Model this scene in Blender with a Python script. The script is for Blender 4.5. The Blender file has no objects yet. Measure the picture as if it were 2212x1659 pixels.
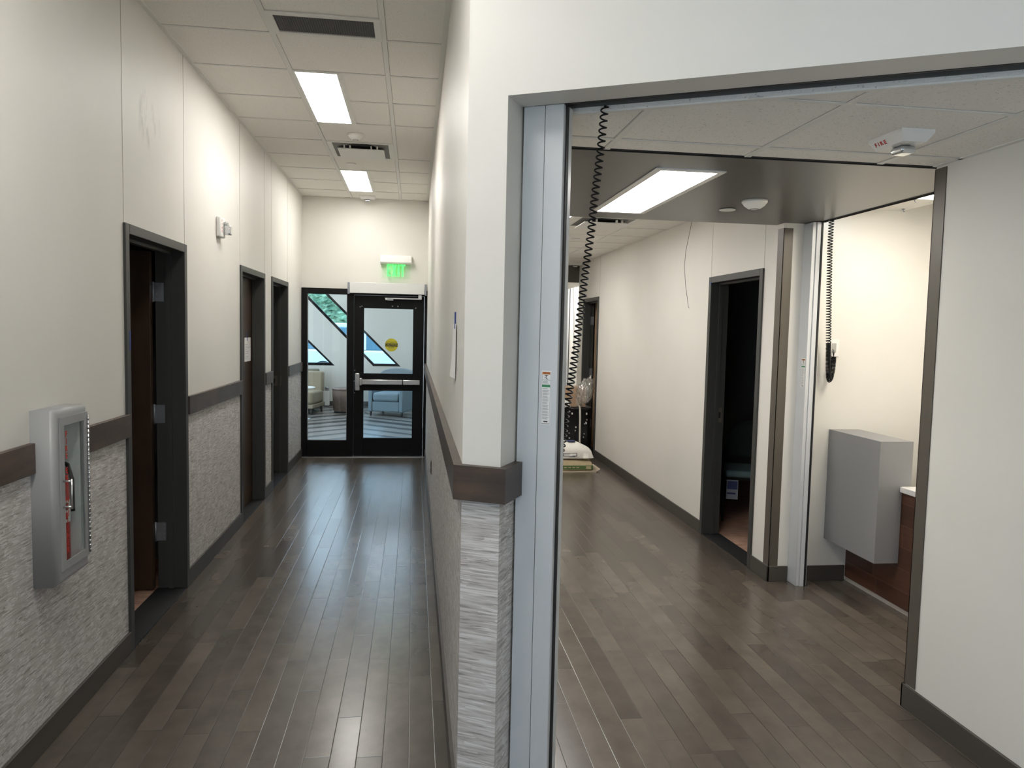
import bpy, bmesh, math, random
from mathutils import Matrix, Vector, Euler
random.seed(7)
PI = math.pi
scn = bpy.context.scene
C = scn.collection

# ------------------------------------------------------------------ camera
cam_d = bpy.data.cameras.new('camera')
cam_d.sensor_width = 36.0
cam_d.lens = 1621.69 / 2212 * 36.0
cam_d.clip_start = 0.05
cam_d.clip_end = 300
cam = bpy.data.objects.new('camera', cam_d)
C.objects.link(cam)
_R = Vector((0.99138615, -0.12912281, 0.0219274))
_U = Vector((-0.01252878, 0.07315563, 0.99724184))
_F = Vector((0.13037078, 0.98892646, -0.07090773))
cam.matrix_world = Matrix(((_R.x, _U.x, -_F.x, 0), (_R.y, _U.y, -_F.y, 0), (_R.z, _U.z, -_F.z, 1.6825), (0, 0, 0, 1)))
scn.camera = cam

# ------------------------------------------------------------------ world, exposure
SKY = 3.6          # overcast daylight outside
PANEL = 19.5       # ceiling panels
w = bpy.data.worlds.new('sky')
scn.world = w
w.use_nodes = True
nt = w.node_tree
bg = nt.nodes['Background']
tc = nt.nodes.new('ShaderNodeTexCoord')
sep = nt.nodes.new('ShaderNodeSeparateXYZ')
rmp = nt.nodes.new('ShaderNodeValToRGB')
rmp.color_ramp.elements[0].position = 0.0
rmp.color_ramp.elements[0].color = (0.66, 0.83, 1.0, 1)
rmp.color_ramp.elements[1].position = 0.9
rmp.color_ramp.elements[1].color = (0.50, 0.70, 1.0, 1)
nt.links.new(tc.outputs['Generated'], sep.inputs[0])
nt.links.new(sep.outputs['Z'], rmp.inputs[0])
nt.links.new(rmp.outputs[0], bg.inputs[0])
bg.inputs[1].default_value = SKY
scn.view_settings.view_transform = 'Standard'
scn.view_settings.look = 'None'
scn.view_settings.gamma = 1.0
scn.view_settings.use_curve_mapping = False
scn.view_settings.exposure = 0.58
scn.cycles.max_bounces = 10
scn.cycles.diffuse_bounces = 6
scn.cycles.glossy_bounces = 5
scn.cycles.transparent_max_bounces = 12
scn.cycles.caustics_reflective = False
scn.cycles.caustics_refractive = False
scn.cycles.sample_clamp_indirect = 6.0

# ------------------------------------------------------------------ key dimensions (metres)
XL = -1.4227          # corridor left wall
XP = 0.167            # partition, corridor side
YE = 9.89             # end wall
ZC = 3.325            # corridor ceiling
ZN = 2.438            # low ceiling / soffit on the right
ZF = 2.70             # right hall ceiling
XR = 2.255            # near right wall
XH = 2.44             # right hall wall
YS = 4.79             # corner wall facing the camera
AX, AY = 0.289, 2.44  # corner of the slanted wall
ANG = math.radians(-28.118)
DX, DY = math.cos(ANG), math.sin(ANG)
NX, NY = -DY, DX
def SL(a, d):         # slanted wall: (along, depth) -> x, y
    return (AX + DX * a + NX * d, AY + DY * a + NY * d)

# ------------------------------------------------------------------ materials
MATS = {}
def mat(name, col, rough=0.5, metal=0.0, spec=0.5, emit=None, es=0.0, bump=0.0, bscale=200.0, var=0.0, vscale=3.0):
    if name in MATS: return MATS[name]
    m = bpy.data.materials.new(name); m.use_nodes = True
    n = m.node_tree.nodes; l = m.node_tree.links
    p = n['Principled BSDF']
    p.inputs['Base Color'].default_value = (*col, 1)
    p.inputs['Roughness'].default_value = rough
    p.inputs['Metallic'].default_value = metal
    p.inputs['Specular IOR Level'].default_value = spec
    if emit:
        p.inputs['Emission Color'].default_value = (*emit, 1)
        p.inputs['Emission Strength'].default_value = es
    co = n.new('ShaderNodeTexCoord')
    if bump:
        t = n.new('ShaderNodeTexNoise'); t.inputs['Scale'].default_value = bscale; t.inputs['Detail'].default_value = 3
        b = n.new('ShaderNodeBump'); b.inputs['Strength'].default_value = bump; b.inputs['Distance'].default_value = 0.002
        l.new(co.outputs['Object'], t.inputs['Vector']); l.new(t.outputs['Fac'], b.inputs['Height']); l.new(b.outputs['Normal'], p.inputs['Normal'])
    if var:
        t = n.new('ShaderNodeTexNoise'); t.inputs['Scale'].default_value = vscale; t.inputs['Detail'].default_value = 4
        r = n.new('ShaderNodeMix'); r.data_type = 'RGBA'
        r.inputs['A'].default_value = (*[c * (1 - var) for c in col], 1)
        r.inputs['B'].default_value = (*[min(1, c * (1 + var)) for c in col], 1)
        l.new(co.outputs['Object'], t.inputs['Vector']); l.new(t.outputs['Fac'], r.inputs['Factor']); l.new(r.outputs['Result'], p.inputs['Base Color'])
    MATS[name] = m
    return m

class NT:            # small helper to write node graphs
    def __init__(s, name):
        s.m = bpy.data.materials.new(name); s.m.use_nodes = True
        s.n = s.m.node_tree.nodes; s.l = s.m.node_tree.links; s.p = s.n['Principled BSDF']
        s.co = s.n.new('ShaderNodeTexCoord').outputs['Object']
        MATS[name] = s.m
    def put(s, v, sock):
        if isinstance(v, (int, float)): sock.default_value = v
        elif isinstance(v, tuple): sock.default_value = v if len(v) == 4 or sock.type == 'VECTOR' else (*v, 1)
        else: s.l.new(v, sock)
    def math(s, op, a, b=None, c=None):
        x = s.n.new('ShaderNodeMath'); x.operation = op
        s.put(a, x.inputs[0])
        if b is not None: s.put(b, x.inputs[1])
        if c is not None: s.put(c, x.inputs[2])
        return x.outputs[0]
    def xyz(s, v=None):
        x = s.n.new('ShaderNodeSeparateXYZ'); s.l.new(v or s.co, x.inputs[0]); return x.outputs
    def comb(s, x=0.0, y=0.0, z=0.0):
        c = s.n.new('ShaderNodeCombineXYZ'); s.put(x, c.inputs[0]); s.put(y, c.inputs[1]); s.put(z, c.inputs[2]); return c.outputs[0]
    def mapping(s, scale, rot=(0, 0, 0), vec=None):
        x = s.n.new('ShaderNodeMapping'); x.inputs['Scale'].default_value = scale; x.inputs['Rotation'].default_value = rot
        s.l.new(vec or s.co, x.inputs[0]); return x.outputs[0]
    def noise(s, vec, scale=1.0, detail=3.0, rough=0.5):
        x = s.n.new('ShaderNodeTexNoise'); x.inputs['Scale'].default_value = scale; x.inputs['Detail'].default_value = detail
        x.inputs['Roughness'].default_value = rough; s.l.new(vec, x.inputs['Vector']); return x.outputs['Fac']
    def white(s, vec):
        x = s.n.new('ShaderNodeTexWhiteNoise'); x.noise_dimensions = '3D'; s.l.new(vec, x.inputs['Vector']); return x.outputs['Value']
    def ramp(s, f, stops):
        x = s.n.new('ShaderNodeValToRGB'); e = x.color_ramp.elements
        while len(e) < len(stops): e.new(0.5)
        for i, (p, c) in enumerate(stops): e[i].position = p; e[i].color = (*c, 1) if len(c) == 3 else c
        s.put(f, x.inputs[0]); return x.outputs[0]
    def mix(s, f, a, b):
        x = s.n.new('ShaderNodeMix'); x.data_type = 'RGBA'
        s.put(f, x.inputs['Factor']); s.put(a, x.inputs['A']); s.put(b, x.inputs['B']); return x.outputs['Result']
    def bump(s, h, st=0.3, d=0.003):
        x = s.n.new('ShaderNodeBump'); x.inputs['Strength'].default_value = st; x.inputs['Distance'].default_value = d
        s.l.new(h, x.inputs['Height']); s.l.new(x.outputs[0], s.p.inputs['Normal'])
    def fin(s, col=None, rough=None, spec=None):
        if col is not None: s.put(col, s.p.inputs['Base Color'])
        if rough is not None: s.put(rough, s.p.inputs['Roughness'])
        if spec is not None: s.put(spec, s.p.inputs['Specular IOR Level'])
        return s.m

def make_planks():
    t = NT('floor_planks'); x, y, z = t.xyz()
    W, Lg = 0.1015, 0.88
    row = t.math('FLOOR', t.math('DIVIDE', x, W))
    r1 = t.white(t.comb(row, 3.1, 0.0))
    yy = t.math('DIVIDE', t.math('ADD', y, t.math('MULTIPLY', r1, 5.0)), Lg)
    cell = t.math('FLOOR', yy)
    r2 = t.white(t.comb(row, cell, 1.7)); r3 = t.white(t.comb(row, cell, 9.2))
    fx = t.math('FRACT', t.math('DIVIDE', x, W)); fy = t.math('FRACT', yy)
    ex = t.math('MULTIPLY', t.math('MINIMUM', fx, t.math('SUBTRACT', 1.0, fx)), W)
    ey = t.math('MULTIPLY', t.math('MINIMUM', fy, t.math('SUBTRACT', 1.0, fy)), Lg)
    e = t.math('MINIMUM', ex, ey)
    seam = t.math('LESS_THAN', e, 0.0011)
    base = t.ramp(r2, [(0.0, (0.064, 0.053, 0.043)), (0.5, (0.084, 0.070, 0.057)), (1.0, (0.112, 0.093, 0.075))])
    g = t.noise(t.mapping((9, 1.6, 1), vec=None), 1.0, 5.0, 0.6)
    cloud = t.noise(t.comb(t.math('ADD', x, t.math('MULTIPLY', r3, 11.0)), t.math('MULTIPLY', y, 0.8), r2), 6.0, 3.0, 0.6)
    g2 = t.math('MULTIPLY', t.math('SUBTRACT', g, 0.5), 0.35)
    c2 = t.math('MULTIPLY', t.math('SUBTRACT', cloud, 0.5), 0.75)
    k = t.math('ADD', 1.0, t.math('ADD', g2, c2))
    h = t.n.new('ShaderNodeHueSaturation'); h.inputs['Saturation'].default_value = 0.95
    t.l.new(base, h.inputs['Color']); t.l.new(k, h.inputs['Value'])
    col = t.mix(seam, h.outputs[0], (0.030, 0.026, 0.022))
    rough = t.math('ADD', 0.225, t.math('MULTIPLY', r3, 0.04))
    t.bump(t.math('MINIMUM', e, 0.0025), 0.25, 0.6)
    return t.fin(col, rough, 0.5)

def make_carpet():
    t = NT('carpet'); a = t.noise(t.mapping((6, 90, 1)), 1.0, 4.0, 0.7); b = t.noise(t.co, 260.0, 2.0)
    k = t.math('ADD', t.math('MULTIPLY', a, 0.7), t.math('MULTIPLY', b, 0.3))
    c = t.ramp(k, [(0.35, (0.13, 0.075, 0.055)), (0.5, (0.36, 0.22, 0.16)), (0.65, (0.50, 0.34, 0.26))])
    t.bump(b, 0.6, 0.004)
    return t.fin(c, 0.95, 0.1)

def make_chevron():
    t = NT('chevron_floor'); x, y, z = t.xyz()
    tri = t.math('ABSOLUTE', t.math('SUBTRACT', t.math('FRACT', t.math('DIVIDE', x, 1.9)), 0.5))
    v = t.math('ADD', y, t.math('MULTIPLY', tri, 1.6))
    rr = t.math('FLOOR', t.math('DIVIDE', v, 0.55)); f = t.math('FRACT', t.math('DIVIDE', v, 0.55))
    r = t.white(t.comb(rr, 2.0, 5.0))
    dark = t.math('LESS_THAN', f, t.math('ADD', 0.18, t.math('MULTIPLY', r, 0.35)))
    g = t.noise(t.mapping((3, 30, 1)), 1.0, 3.0)
    lt = t.ramp(g, [(0.3, (0.17, 0.155, 0.14)), (0.7, (0.26, 0.24, 0.22))])
    c = t.mix(dark, lt, (0.03, 0.026, 0.023))
    return t.fin(c, 0.30, 0.4)

def make_wallcover():
    t = NT('textured_wallcovering'); x, y, z = t.xyz()
    s1 = t.noise(t.mapping((7, 7, 112)), 1.0, 3.0, 0.6)
    s2 = t.noise(t.mapping((14, 14, 330)), 1.0, 2.0, 0.5)
    h = t.math('ADD', t.math('MULTIPLY', x, 0.75), y)
    def hatch(rot, sc):
        u = t.comb(h, z, 0.0)
        a = t.noise(t.mapping((18 * sc, 150 * sc, 1), (0, 0, rot), u), 1.0, 1.0)
        msk = t.noise(t.mapping((13, 13, 1), (0, 0, rot * 2), u), 1.0, 2.0)
        return t.math('MULTIPLY', t.math('GREATER_THAN', a, 0.57), t.math('GREATER_THAN', msk, 0.53))
    hh = t.math('MAXIMUM', hatch(0.8, 1.0), t.math('MAXIMUM', hatch(-0.9, 1.1), hatch(1.5, 1.0)))
    k = t.math('ADD', t.math('MULTIPLY', s1, 0.75), t.math('MULTIPLY', s2, 0.25))
    c = t.ramp(k, [(0.35, (0.27, 0.246, 0.23)), (0.45, (0.45, 0.427, 0.408)), (0.54, (0.54, 0.52, 0.503)), (0.64, (0.61, 0.595, 0.585))])
    c = t.mix(t.math('MULTIPLY', hh, 0.6), c, (0.78, 0.765, 0.755))
    t.bump(k, 0.35, 0.003)
    return t.fin(c, 0.55, 0.35)

def make_paint(name='offwhite_paint'):
    t = NT(name)
    n1 = t.noise(t.co, 140.0, 3.0); n2 = t.noise(t.co, 1.3, 3.0)
    c = t.ramp(n2, [(0.3, (0.70, 0.68, 0.635)), (0.7, (0.74, 0.72, 0.675))])
    if name == 'smudged_paint':
        x, y, z = t.xyz()
        d = t.math('ADD', t.math('POWER', t.math('DIVIDE', t.math('SUBTRACT', y, 4.33), 0.20), 2.0), t.math('POWER', t.math('DIVIDE', t.math('SUBTRACT', z, 2.76), 0.17), 2.0))
        sm = t.noise(t.mapping((9, 16, 5)), 1.0, 4.0, 0.65)
        k = t.math('MULTIPLY', t.math('GREATER_THAN', 1.0, d), t.math('MULTIPLY', t.math('SUBTRACT', 1.0, d), t.math('SMOOTH_MIN', 0.6, t.math('MULTIPLY', t.math('MAXIMUM', 0.0, t.math('SUBTRACT', sm, 0.5)), 4.0), 0.1)))
        c = t.mix(k, c, (0.33, 0.32, 0.30))
    t.bump(n1, 0.10, 0.0015)
    return t.fin(c, 0.52, 0.36)

def make_tile():
    t = NT('acoustic_tile')
    n1 = t.noise(t.co, 170.0, 3.0, 0.7); n2 = t.noise(t.co, 120.0, 2.0)
    pit = t.math('GREATER_THAN', n2, 0.665)
    c = t.ramp(n1, [(0.3, (0.80, 0.775, 0.73)), (0.6, (0.87, 0.845, 0.80))])
    c = t.mix(t.math('MULTIPLY', pit, 0.6), c, (0.46, 0.44, 0.40))
    t.bump(n1, 0.3, 0.003)
    return t.fin(c, 0.9, 0.2)

def make_wood(name, dark, light, sc=(3, 3, 40), rough=0.4):
    t = NT(name)
    g = t.noise(t.mapping(sc), 1.0, 5.0, 0.65); cl = t.noise(t.co, 5.0, 3.0)
    k = t.math('ADD', t.math('MULTIPLY', g, 0.6), t.math('MULTIPLY', cl, 0.4))
    return t.fin(t.ramp(k, [(0.36, dark), (0.64, light)]), rough, 0.5)

def make_brick_wood():
    t = NT('red_brown_plank_panel'); x, y, z = t.xyz()
    row = t.math('FLOOR', t.math('DIVIDE', z, 0.135)); off = t.white(t.comb(row, 1.0, 1.0))
    yy = t.math('ADD', t.math('DIVIDE', y, 0.62), off); cell = t.math('FLOOR', yy)
    r = t.white(t.comb(row, cell, 4.0))
    fz = t.math('FRACT', t.math('DIVIDE', z, 0.135)); fy = t.math('FRACT', yy)
    ez = t.math('MULTIPLY', t.math('MINIMUM', fz, t.math('SUBTRACT', 1.0, fz)), 0.135)
    ey = t.math('MULTIPLY', t.math('MINIMUM', fy, t.math('SUBTRACT', 1.0, fy)), 0.62)
    seam = t.math('LESS_THAN', t.math('MINIMUM', ez, ey), 0.0014)
    g = t.noise(t.mapping((4, 3, 40)), 1.0, 4.0)
    c = t.ramp(t.math('ADD', t.math('MULTIPLY', r, 0.5), t.math('MULTIPLY', g, 0.5)), [(0.25, (0.050, 0.022, 0.014)), (0.75, (0.115, 0.050, 0.030))])
    return t.fin(t.mix(seam, c, (0.16, 0.09, 0.07)), 0.4, 0.5)

def make_glass(name, tint, refl=1.0):
    m = bpy.data.materials.new(name); m.use_nodes = True
    n = m.node_tree.nodes; l = m.node_tree.links
    n.remove(n['Principled BSDF'])
    tr = n.new('ShaderNodeBsdfTransparent'); tr.inputs[0].default_value = (*tint, 1)
    gl = n.new('ShaderNodeBsdfGlossy'); gl.inputs['Roughness'].default_value = 0.02
    fr = n.new('ShaderNodeLayerWeight')
    pw = n.new('ShaderNodeMath'); pw.operation = 'POWER'; pw.inputs[1].default_value = 5.0
    k = n.new('ShaderNodeMath'); k.operation = 'MULTIPLY_ADD'; k.inputs[1].default_value = 0.9 * refl; k.inputs[2].default_value = 0.04 * refl
    l.new(fr.outputs['Facing'], pw.inputs[0])
    mx = n.new('ShaderNodeMixShader')
    l.new(pw.outputs[0], k.inputs[0]); l.new(k.outputs[0], mx.inputs[0])
    l.new(tr.outputs[0], mx.inputs[1]); l.new(gl.outputs[0], mx.inputs[2])
    l.new(mx.outputs[0], n['Material Output'].inputs[0])
    MATS[name] = m
    return m

def make_plastic_film():
    m = bpy.data.materials.new('clear_film'); m.use_nodes = True
    n = m.node_tree.nodes; l = m.node_tree.links
    n.remove(n['Principled BSDF'])
    tr = n.new('ShaderNodeBsdfTransparent'); tr.inputs[0].default_value = (0.92, 0.90, 0.87, 1)
    gl = n.new('ShaderNodeBsdfGlossy'); gl.inputs['Roughness'].default_value = 0.12
    df = n.new('ShaderNodeBsdfDiffuse'); df.inputs[0].default_value = (0.8, 0.77, 0.72, 1)
    a = n.new('ShaderNodeMixShader'); a.inputs[0].default_value = 0.4
    b = n.new('ShaderNodeMixShader'); b.inputs[0].default_value = 0.30
    l.new(gl.outputs[0], a.inputs[1]); l.new(df.outputs[0], a.inputs[2])
    l.new(tr.outputs[0], b.inputs[1]); l.new(a.outputs[0], b.inputs[2])
    l.new(b.outputs[0], n['Material Output'].inputs[0])
    return m

def make_foliage():
    t = NT('hillside_foliage'); a = t.noise(t.co, 1.1, 6.0, 0.75)
    c = t.ramp(a, [(0.36, (0.025, 0.06, 0.04)), (0.5, (0.09, 0.18, 0.10)), (0.64, (0.30, 0.42, 0.26))])
    return t.fin(c, 0.9, 0.1)

def make_rail_wood():
    t = NT('dark_walnut')
    g = t.noise(t.mapping((4, 4, 30)), 1.0, 5.0, 0.65); cl = t.noise(t.co, 4.0, 4.0)
    k = t.math('ADD', t.math('MULTIPLY', g, 0.45), t.math('MULTIPLY', cl, 0.55))
    return t.fin(t.ramp(k, [(0.36, (0.040, 0.028, 0.022)), (0.5, (0.060, 0.043, 0.034)), (0.66, (0.105, 0.066, 0.046))]), 0.42, 0.5)

M_FLOOR = make_planks(); M_CARPET = make_carpet(); M_CHEV = make_chevron()
M_COVER = make_wallcover(); M_PAINT = make_paint(); M_PAINTS = make_paint('smudged_paint'); M_TILE = make_tile()
M_RAIL = make_rail_wood()
M_DOORWOOD = make_wood('brown_door_veneer', (0.028, 0.014, 0.007), (0.052, 0.027, 0.013), (14, 14, 1.4), 0.45)
M_DOORTAN = make_wood('tan_door_veneer', (0.34, 0.22, 0.13), (0.46, 0.31, 0.19), (14, 14, 1.4), 0.45)
M_DRUM = make_wood('drum_wood', (0.10, 0.065, 0.05), (0.26, 0.18, 0.14), (10, 10, 0.9), 0.5)
M_PANEL = make_brick_wood()
M_GLASS = make_glass('clear_glass', (0.93, 0.96, 0.95)); M_GLASSB = make_glass('blue_tinted_glass', (0.84, 0.93, 0.96))
M_ACRYL = make_glass('acrylic', (0.95, 0.98, 0.95), 0.12)
M_FILM = make_plastic_film(); M_LEAF = make_foliage()
M_BASE = mat('baseboard_paint', (0.062, 0.055, 0.047), 0.5, var=0.12)
M_FRAME = mat('grey_frame_enamel', (0.048, 0.049, 0.046), 0.45, 0.0, 0.35, bump=0.03)
M_SOFFIT = mat('soffit_grey_paint', (0.084, 0.078, 0.067), 0.34, bump=0.05, bscale=60, var=0.05, vscale=2)
M_GRID = mat('grid_metal', (0.76, 0.75, 0.71), 0.5)
M_SHADOWLINE = mat('tile_shadow_line', (0.44, 0.425, 0.40), 0.8)  # darker grey that paints shade along the tile edges
M_GRIDS = mat('seam_grey', (0.44, 0.42, 0.38), 0.5)
M_BLACK = mat('black_aluminium', (0.004, 0.004, 0.0045), 0.5, 0.0, 0.2)
M_SEAL = mat('black_seal', (0.006, 0.006, 0.007), 0.6)
M_SLOT = mat('slot_grey', (0.13, 0.128, 0.12), 0.5)
M_TRACK = mat('galvanised_track', (0.58, 0.60, 0.62), 0.42, 0.15, bump=0.02, var=0.05, vscale=4)
M_GUARD = mat('bronze_corner_guard', (0.105, 0.092, 0.075), 0.40, 0.2)
M_STEEL = mat('satin_steel', (0.60, 0.60, 0.60), 0.28, 0.95)
M_HINGE = mat('hinge_steel', (0.30, 0.32, 0.35), 0.4, 0.7)
M_SILVER = mat('silver_coat', (0.34, 0.345, 0.35), 0.42, 0.1)
M_OPER = mat('operator_aluminium', (0.72, 0.72, 0.71), 0.45, 0.2)
M_WHITE = mat('white_plastic', (0.78, 0.77, 0.74), 0.4)
M_WHITEM = mat('white_metal', (0.80, 0.79, 0.76), 0.45)
M_PAPER = mat('paper', (0.80, 0.80, 0.79), 0.8)
M_INK = mat('dark_ink', (0.03, 0.03, 0.03), 0.7)
M_INKG = mat('grey_ink', (0.30, 0.30, 0.31), 0.7)
M_RED = mat('extinguisher_red', (0.42, 0.012, 0.012), 0.3)
M_REDTXT = mat('red_print', (0.50, 0.03, 0.02), 0.6)
M_ORANGE = mat('orange_print', (0.52, 0.16, 0.03), 0.6)
M_GREENP = mat('green_print', (0.03, 0.22, 0.09), 0.6)
M_YELLOW = mat('yellow_sticker', (0.60, 0.54, 0.03), 0.5)
M_DARKGRILLE = mat('grille_dark', (0.07, 0.07, 0.068), 0.6)
M_CORD = mat('black_cord', (0.004, 0.004, 0.005), 0.5, 0.0, 0.2)
M_LAMIN = mat('grey_laminate', (0.245, 0.245, 0.252), 0.5, bump=0.02)
M_QUARTZ = mat('white_quartz', (0.76, 0.75, 0.73), 0.3, var=0.04, vscale=60)
M_BIN = mat('black_bin_plastic', (0.013, 0.013, 0.015), 0.5)
M_SPLAT = mat('plaster_splash', (0.55, 0.54, 0.52), 0.8)
M_CARD = mat('cardboard', (0.42, 0.29, 0.19), 0.85, var=0.08, vscale=8)
M_SACKW = mat('white_sack', (0.70, 0.68, 0.63), 0.7, bump=0.3, bscale=30)
M_SACKT = mat('tan_sack', (0.52, 0.42, 0.27), 0.7, bump=0.3, bscale=30)
M_SACKG = mat('green_sack_print', (0.10, 0.17, 0.06), 0.7)
M_BLUEP = mat('navy_print', (0.03, 0.04, 0.12), 0.7)
M_TEAL = mat('teal_fabric', (0.10, 0.16, 0.16), 0.85)
M_BEIGE = mat('beige_upholstery', (0.30, 0.245, 0.165), 0.6, bump=0.05)
M_BEIGED = mat('olive_upholstery', (0.20, 0.175, 0.115), 0.6)
M_BLUEUP = mat('pale_blue_upholstery', (0.20, 0.25, 0.28), 0.6, bump=0.05)
M_LEGD = mat('dark_leg', (0.05, 0.045, 0.04), 0.5)
M_ASPH = mat('asphalt', (0.07, 0.095, 0.13), 0.9, var=0.35, vscale=3)
M_CAR = mat('white_car_paint', (0.80, 0.82, 0.84), 0.25)
M_CARGL = mat('car_glass', (0.10, 0.22, 0.28), 0.1)
M_TAPE = mat('blue_tape', (0.04, 0.07, 0.25), 0.7)
M_LAMP = mat('lit_panel', (0.9, 0.9, 0.9), 0.5, emit=(1.0, 0.968, 0.915), es=PANEL)
M_LAMPW = mat('lit_panel_warm', (0.9, 0.9, 0.9), 0.5, emit=(1.0, 0.92, 0.79), es=PANEL * 0.62)
M_EXIT = mat('lit_green_letters', (0.1, 0.8, 0.2), 0.5, emit=(0.04, 1.0, 0.09), es=1.1)
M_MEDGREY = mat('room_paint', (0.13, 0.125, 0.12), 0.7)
M_LENS = mat('strobe_lens', (0.62, 0.64, 0.65), 0.15, 0.85)

# ------------------------------------------------------------------ mesh builder
class B:
    def __init__(s): s.bm = bmesh.new()
    def _m(s, faces, mi):
        for f in faces: f.material_index = mi
        return faces
    def box(s, x0, x1, y0, y1, z0, z1, mi=0, bev=0.0, seg=2, mtx=None):
        vs = [s.bm.verts.new((x, y, z)) for z in (z0, z1) for y in (y0, y1) for x in (x0, x1)]
        q = [(0, 2, 3, 1), (4, 5, 7, 6), (0, 1, 5, 4), (2, 6, 7, 3), (0, 4, 6, 2), (1, 3, 7, 5)]
        fs = [s.bm.faces.new([vs[i] for i in f]) for f in q]
        s._m(fs, mi)
        if bev:
            es = list({e for f in fs for e in f.edges})
            r = bmesh.ops.bevel(s.bm, geom=es, offset=bev, segments=seg, affect='EDGES', profile=0.5)
            for f in r['faces']: f.material_index = mi; f.smooth = True
            vs = list({v for f in r['faces'] for v in f.verts})
        if mtx is not None: bmesh.ops.transform(s.bm, matrix=mtx, verts=vs)
        return s
    def prism(s, poly, z0, z1, mi=0, mtx=None, bev=0.0):     # polygon in xy, extruded along z
        a = [s.bm.verts.new((p[0], p[1], z0)) for p in poly]; b = [s.bm.verts.new((p[0], p[1], z1)) for p in poly]
        n = len(poly); fs = [s.bm.faces.new(a[::-1]), s.bm.faces.new(b)]
        for i in range(n): fs.append(s.bm.faces.new((a[i], a[(i + 1) % n], b[(i + 1) % n], b[i])))
        bmesh.ops.recalc_face_normals(s.bm, faces=fs)
        s._m(fs, mi)
        vs = a + b
        if bev:
            es = list({e for f in fs for e in f.edges})
            r = bmesh.ops.bevel(s.bm, geom=es, offset=bev, segments=2, affect='EDGES', profile=0.5)
            for f in r['faces']: f.material_index = mi; f.smooth = True
            vs = list({v for f in r['faces'] for v in f.verts})
        if mtx is not None: bmesh.ops.transform(s.bm, matrix=mtx, verts=vs)
        return s
    def quad(s, pts, mi=0):
        f = s.bm.faces.new([s.bm.verts.new(p) for p in pts]); f.material_index = mi; return s
    def tube(s, pts, r, seg=8, mi=0, cap=True):
        pts = [Vector(p) for p in pts]; rings = []
        n = len(pts); up = None
        for i, p in enumerate(pts):
            t = (pts[min(i + 1, n - 1)] - pts[max(i - 1, 0)]).normalized()
            if up is None: up = Vector((0, 0, 1)) if abs(t.z) < 0.9 else Vector((1, 0, 0))
            u = (up - t * up.dot(t))
            if u.length < 1e-4: u = Vector((0, 1, 0)) - t * t.y
            u.normalize(); v = t.cross(u); up = u
            rr = r(i / (n - 1)) if callable(r) else r
            rings.append([s.bm.verts.new(p + (u * math.cos(2 * PI * k / seg) + v * math.sin(2 * PI * k / seg)) * rr) for k in range(seg)])
        for a, b in zip(rings, rings[1:]):
            for k in range(seg):
                f = s.bm.faces.new((a[k], a[(k + 1) % seg], b[(k + 1) % seg], b[k])); f.smooth = True; f.material_index = mi
        if cap:
            f = s.bm.faces.new(rings[0][::-1]); f.material_index = mi
            f = s.bm.faces.new(rings[-1]); f.material_index = mi
        return s
    def lathe(s, prof, c=(0, 0, 0), seg=32, mi=0, mtx=None, smooth=True):     # prof: (r, z)
        rings = []; vs = []
        for r, z in prof:
            if r < 1e-6: ring = [s.bm.verts.new((0, 0, z))]
            else: ring = [s.bm.verts.new((r * math.cos(2 * PI * k / seg), r * math.sin(2 * PI * k / seg), z)) for k in range(seg)]
            rings.append(ring); vs += ring
        fs = []
        for a, b in zip(rings, rings[1:]):
            for k in range(seg):
                q = [a[k % len(a)], a[(k + 1) % len(a)], b[(k + 1) % len(b)], b[k % len(b)]]
                u = []
                for v in q:
                    if v not in u: u.append(v)
                if len(u) > 2:
                    f = s.bm.faces.new(u); f.smooth = smooth; f.material_index = mi; fs.append(f)
        bmesh.ops.recalc_face_normals(s.bm, faces=fs)
        T = Matrix.Translation(Vector(c)) @ (mtx if mtx is not None else Matrix())
        bmesh.ops.transform(s.bm, matrix=T, verts=vs)
        return s
    def text(s, body, size, mtx, mi=0, ext=0.0004, sx=1.0, bold=0.0):
        cu = bpy.data.curves.new('t', 'FONT'); cu.body = body; cu.size = size; cu.extrude = ext
        cu.align_x = 'CENTER'; cu.align_y = 'CENTER'; cu.offset = bold; cu.resolution_u = 3
        o = bpy.data.objects.new('t', cu); C.objects.link(o)
        dg = bpy.context.evaluated_depsgraph_get()
        me = bpy.data.meshes.new_from_object(o.evaluated_get(dg))
        me.transform(mtx @ Matrix.Diagonal((sx, 1, 1, 1)))
        n0 = len(s.bm.faces)
        s.bm.from_mesh(me)
        s.bm.faces.ensure_lookup_table()
        for f in s.bm.faces[n0:]: f.material_index = mi
        bpy.data.objects.remove(o); bpy.data.curves.remove(cu); bpy.data.meshes.remove(me)
        return s
    def moved(s, mtx):
        bmesh.ops.transform(s.bm, matrix=mtx, verts=s.bm.verts); return s

FRAMES = {}     # world matrix of every root (and its parts)
def obj(name, b, mats, parent=None, world=True):
    me = bpy.data.meshes.new(name)
    if parent is not None and world:
        b.moved(FRAMES[parent.name].inverted())
    b.bm.to_mesh(me); b.bm.free()
    for m in (mats if isinstance(mats, (list, tuple)) else [mats]): me.materials.append(m)
    o = bpy.data.objects.new(name, me); C.objects.link(o)
    if parent is not None:
        o.parent = parent; FRAMES[o.name] = FRAMES[parent.name]
    else: FRAMES[o.name] = Matrix()
    return o
def thing(name, label, cat, loc=(0, 0, 0), rz=0.0, group=None):
    o = bpy.data.objects.new(name, None); C.objects.link(o)
    o.location = loc; o.rotation_euler = (0, 0, rz); o.empty_display_size = 0.1
    FRAMES[o.name] = Matrix.Translation(Vector(loc)) @ Matrix.Rotation(rz, 4, 'Z')
    o['label'] = label; o['category'] = cat
    if group: o['group'] = group
    return o
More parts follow.
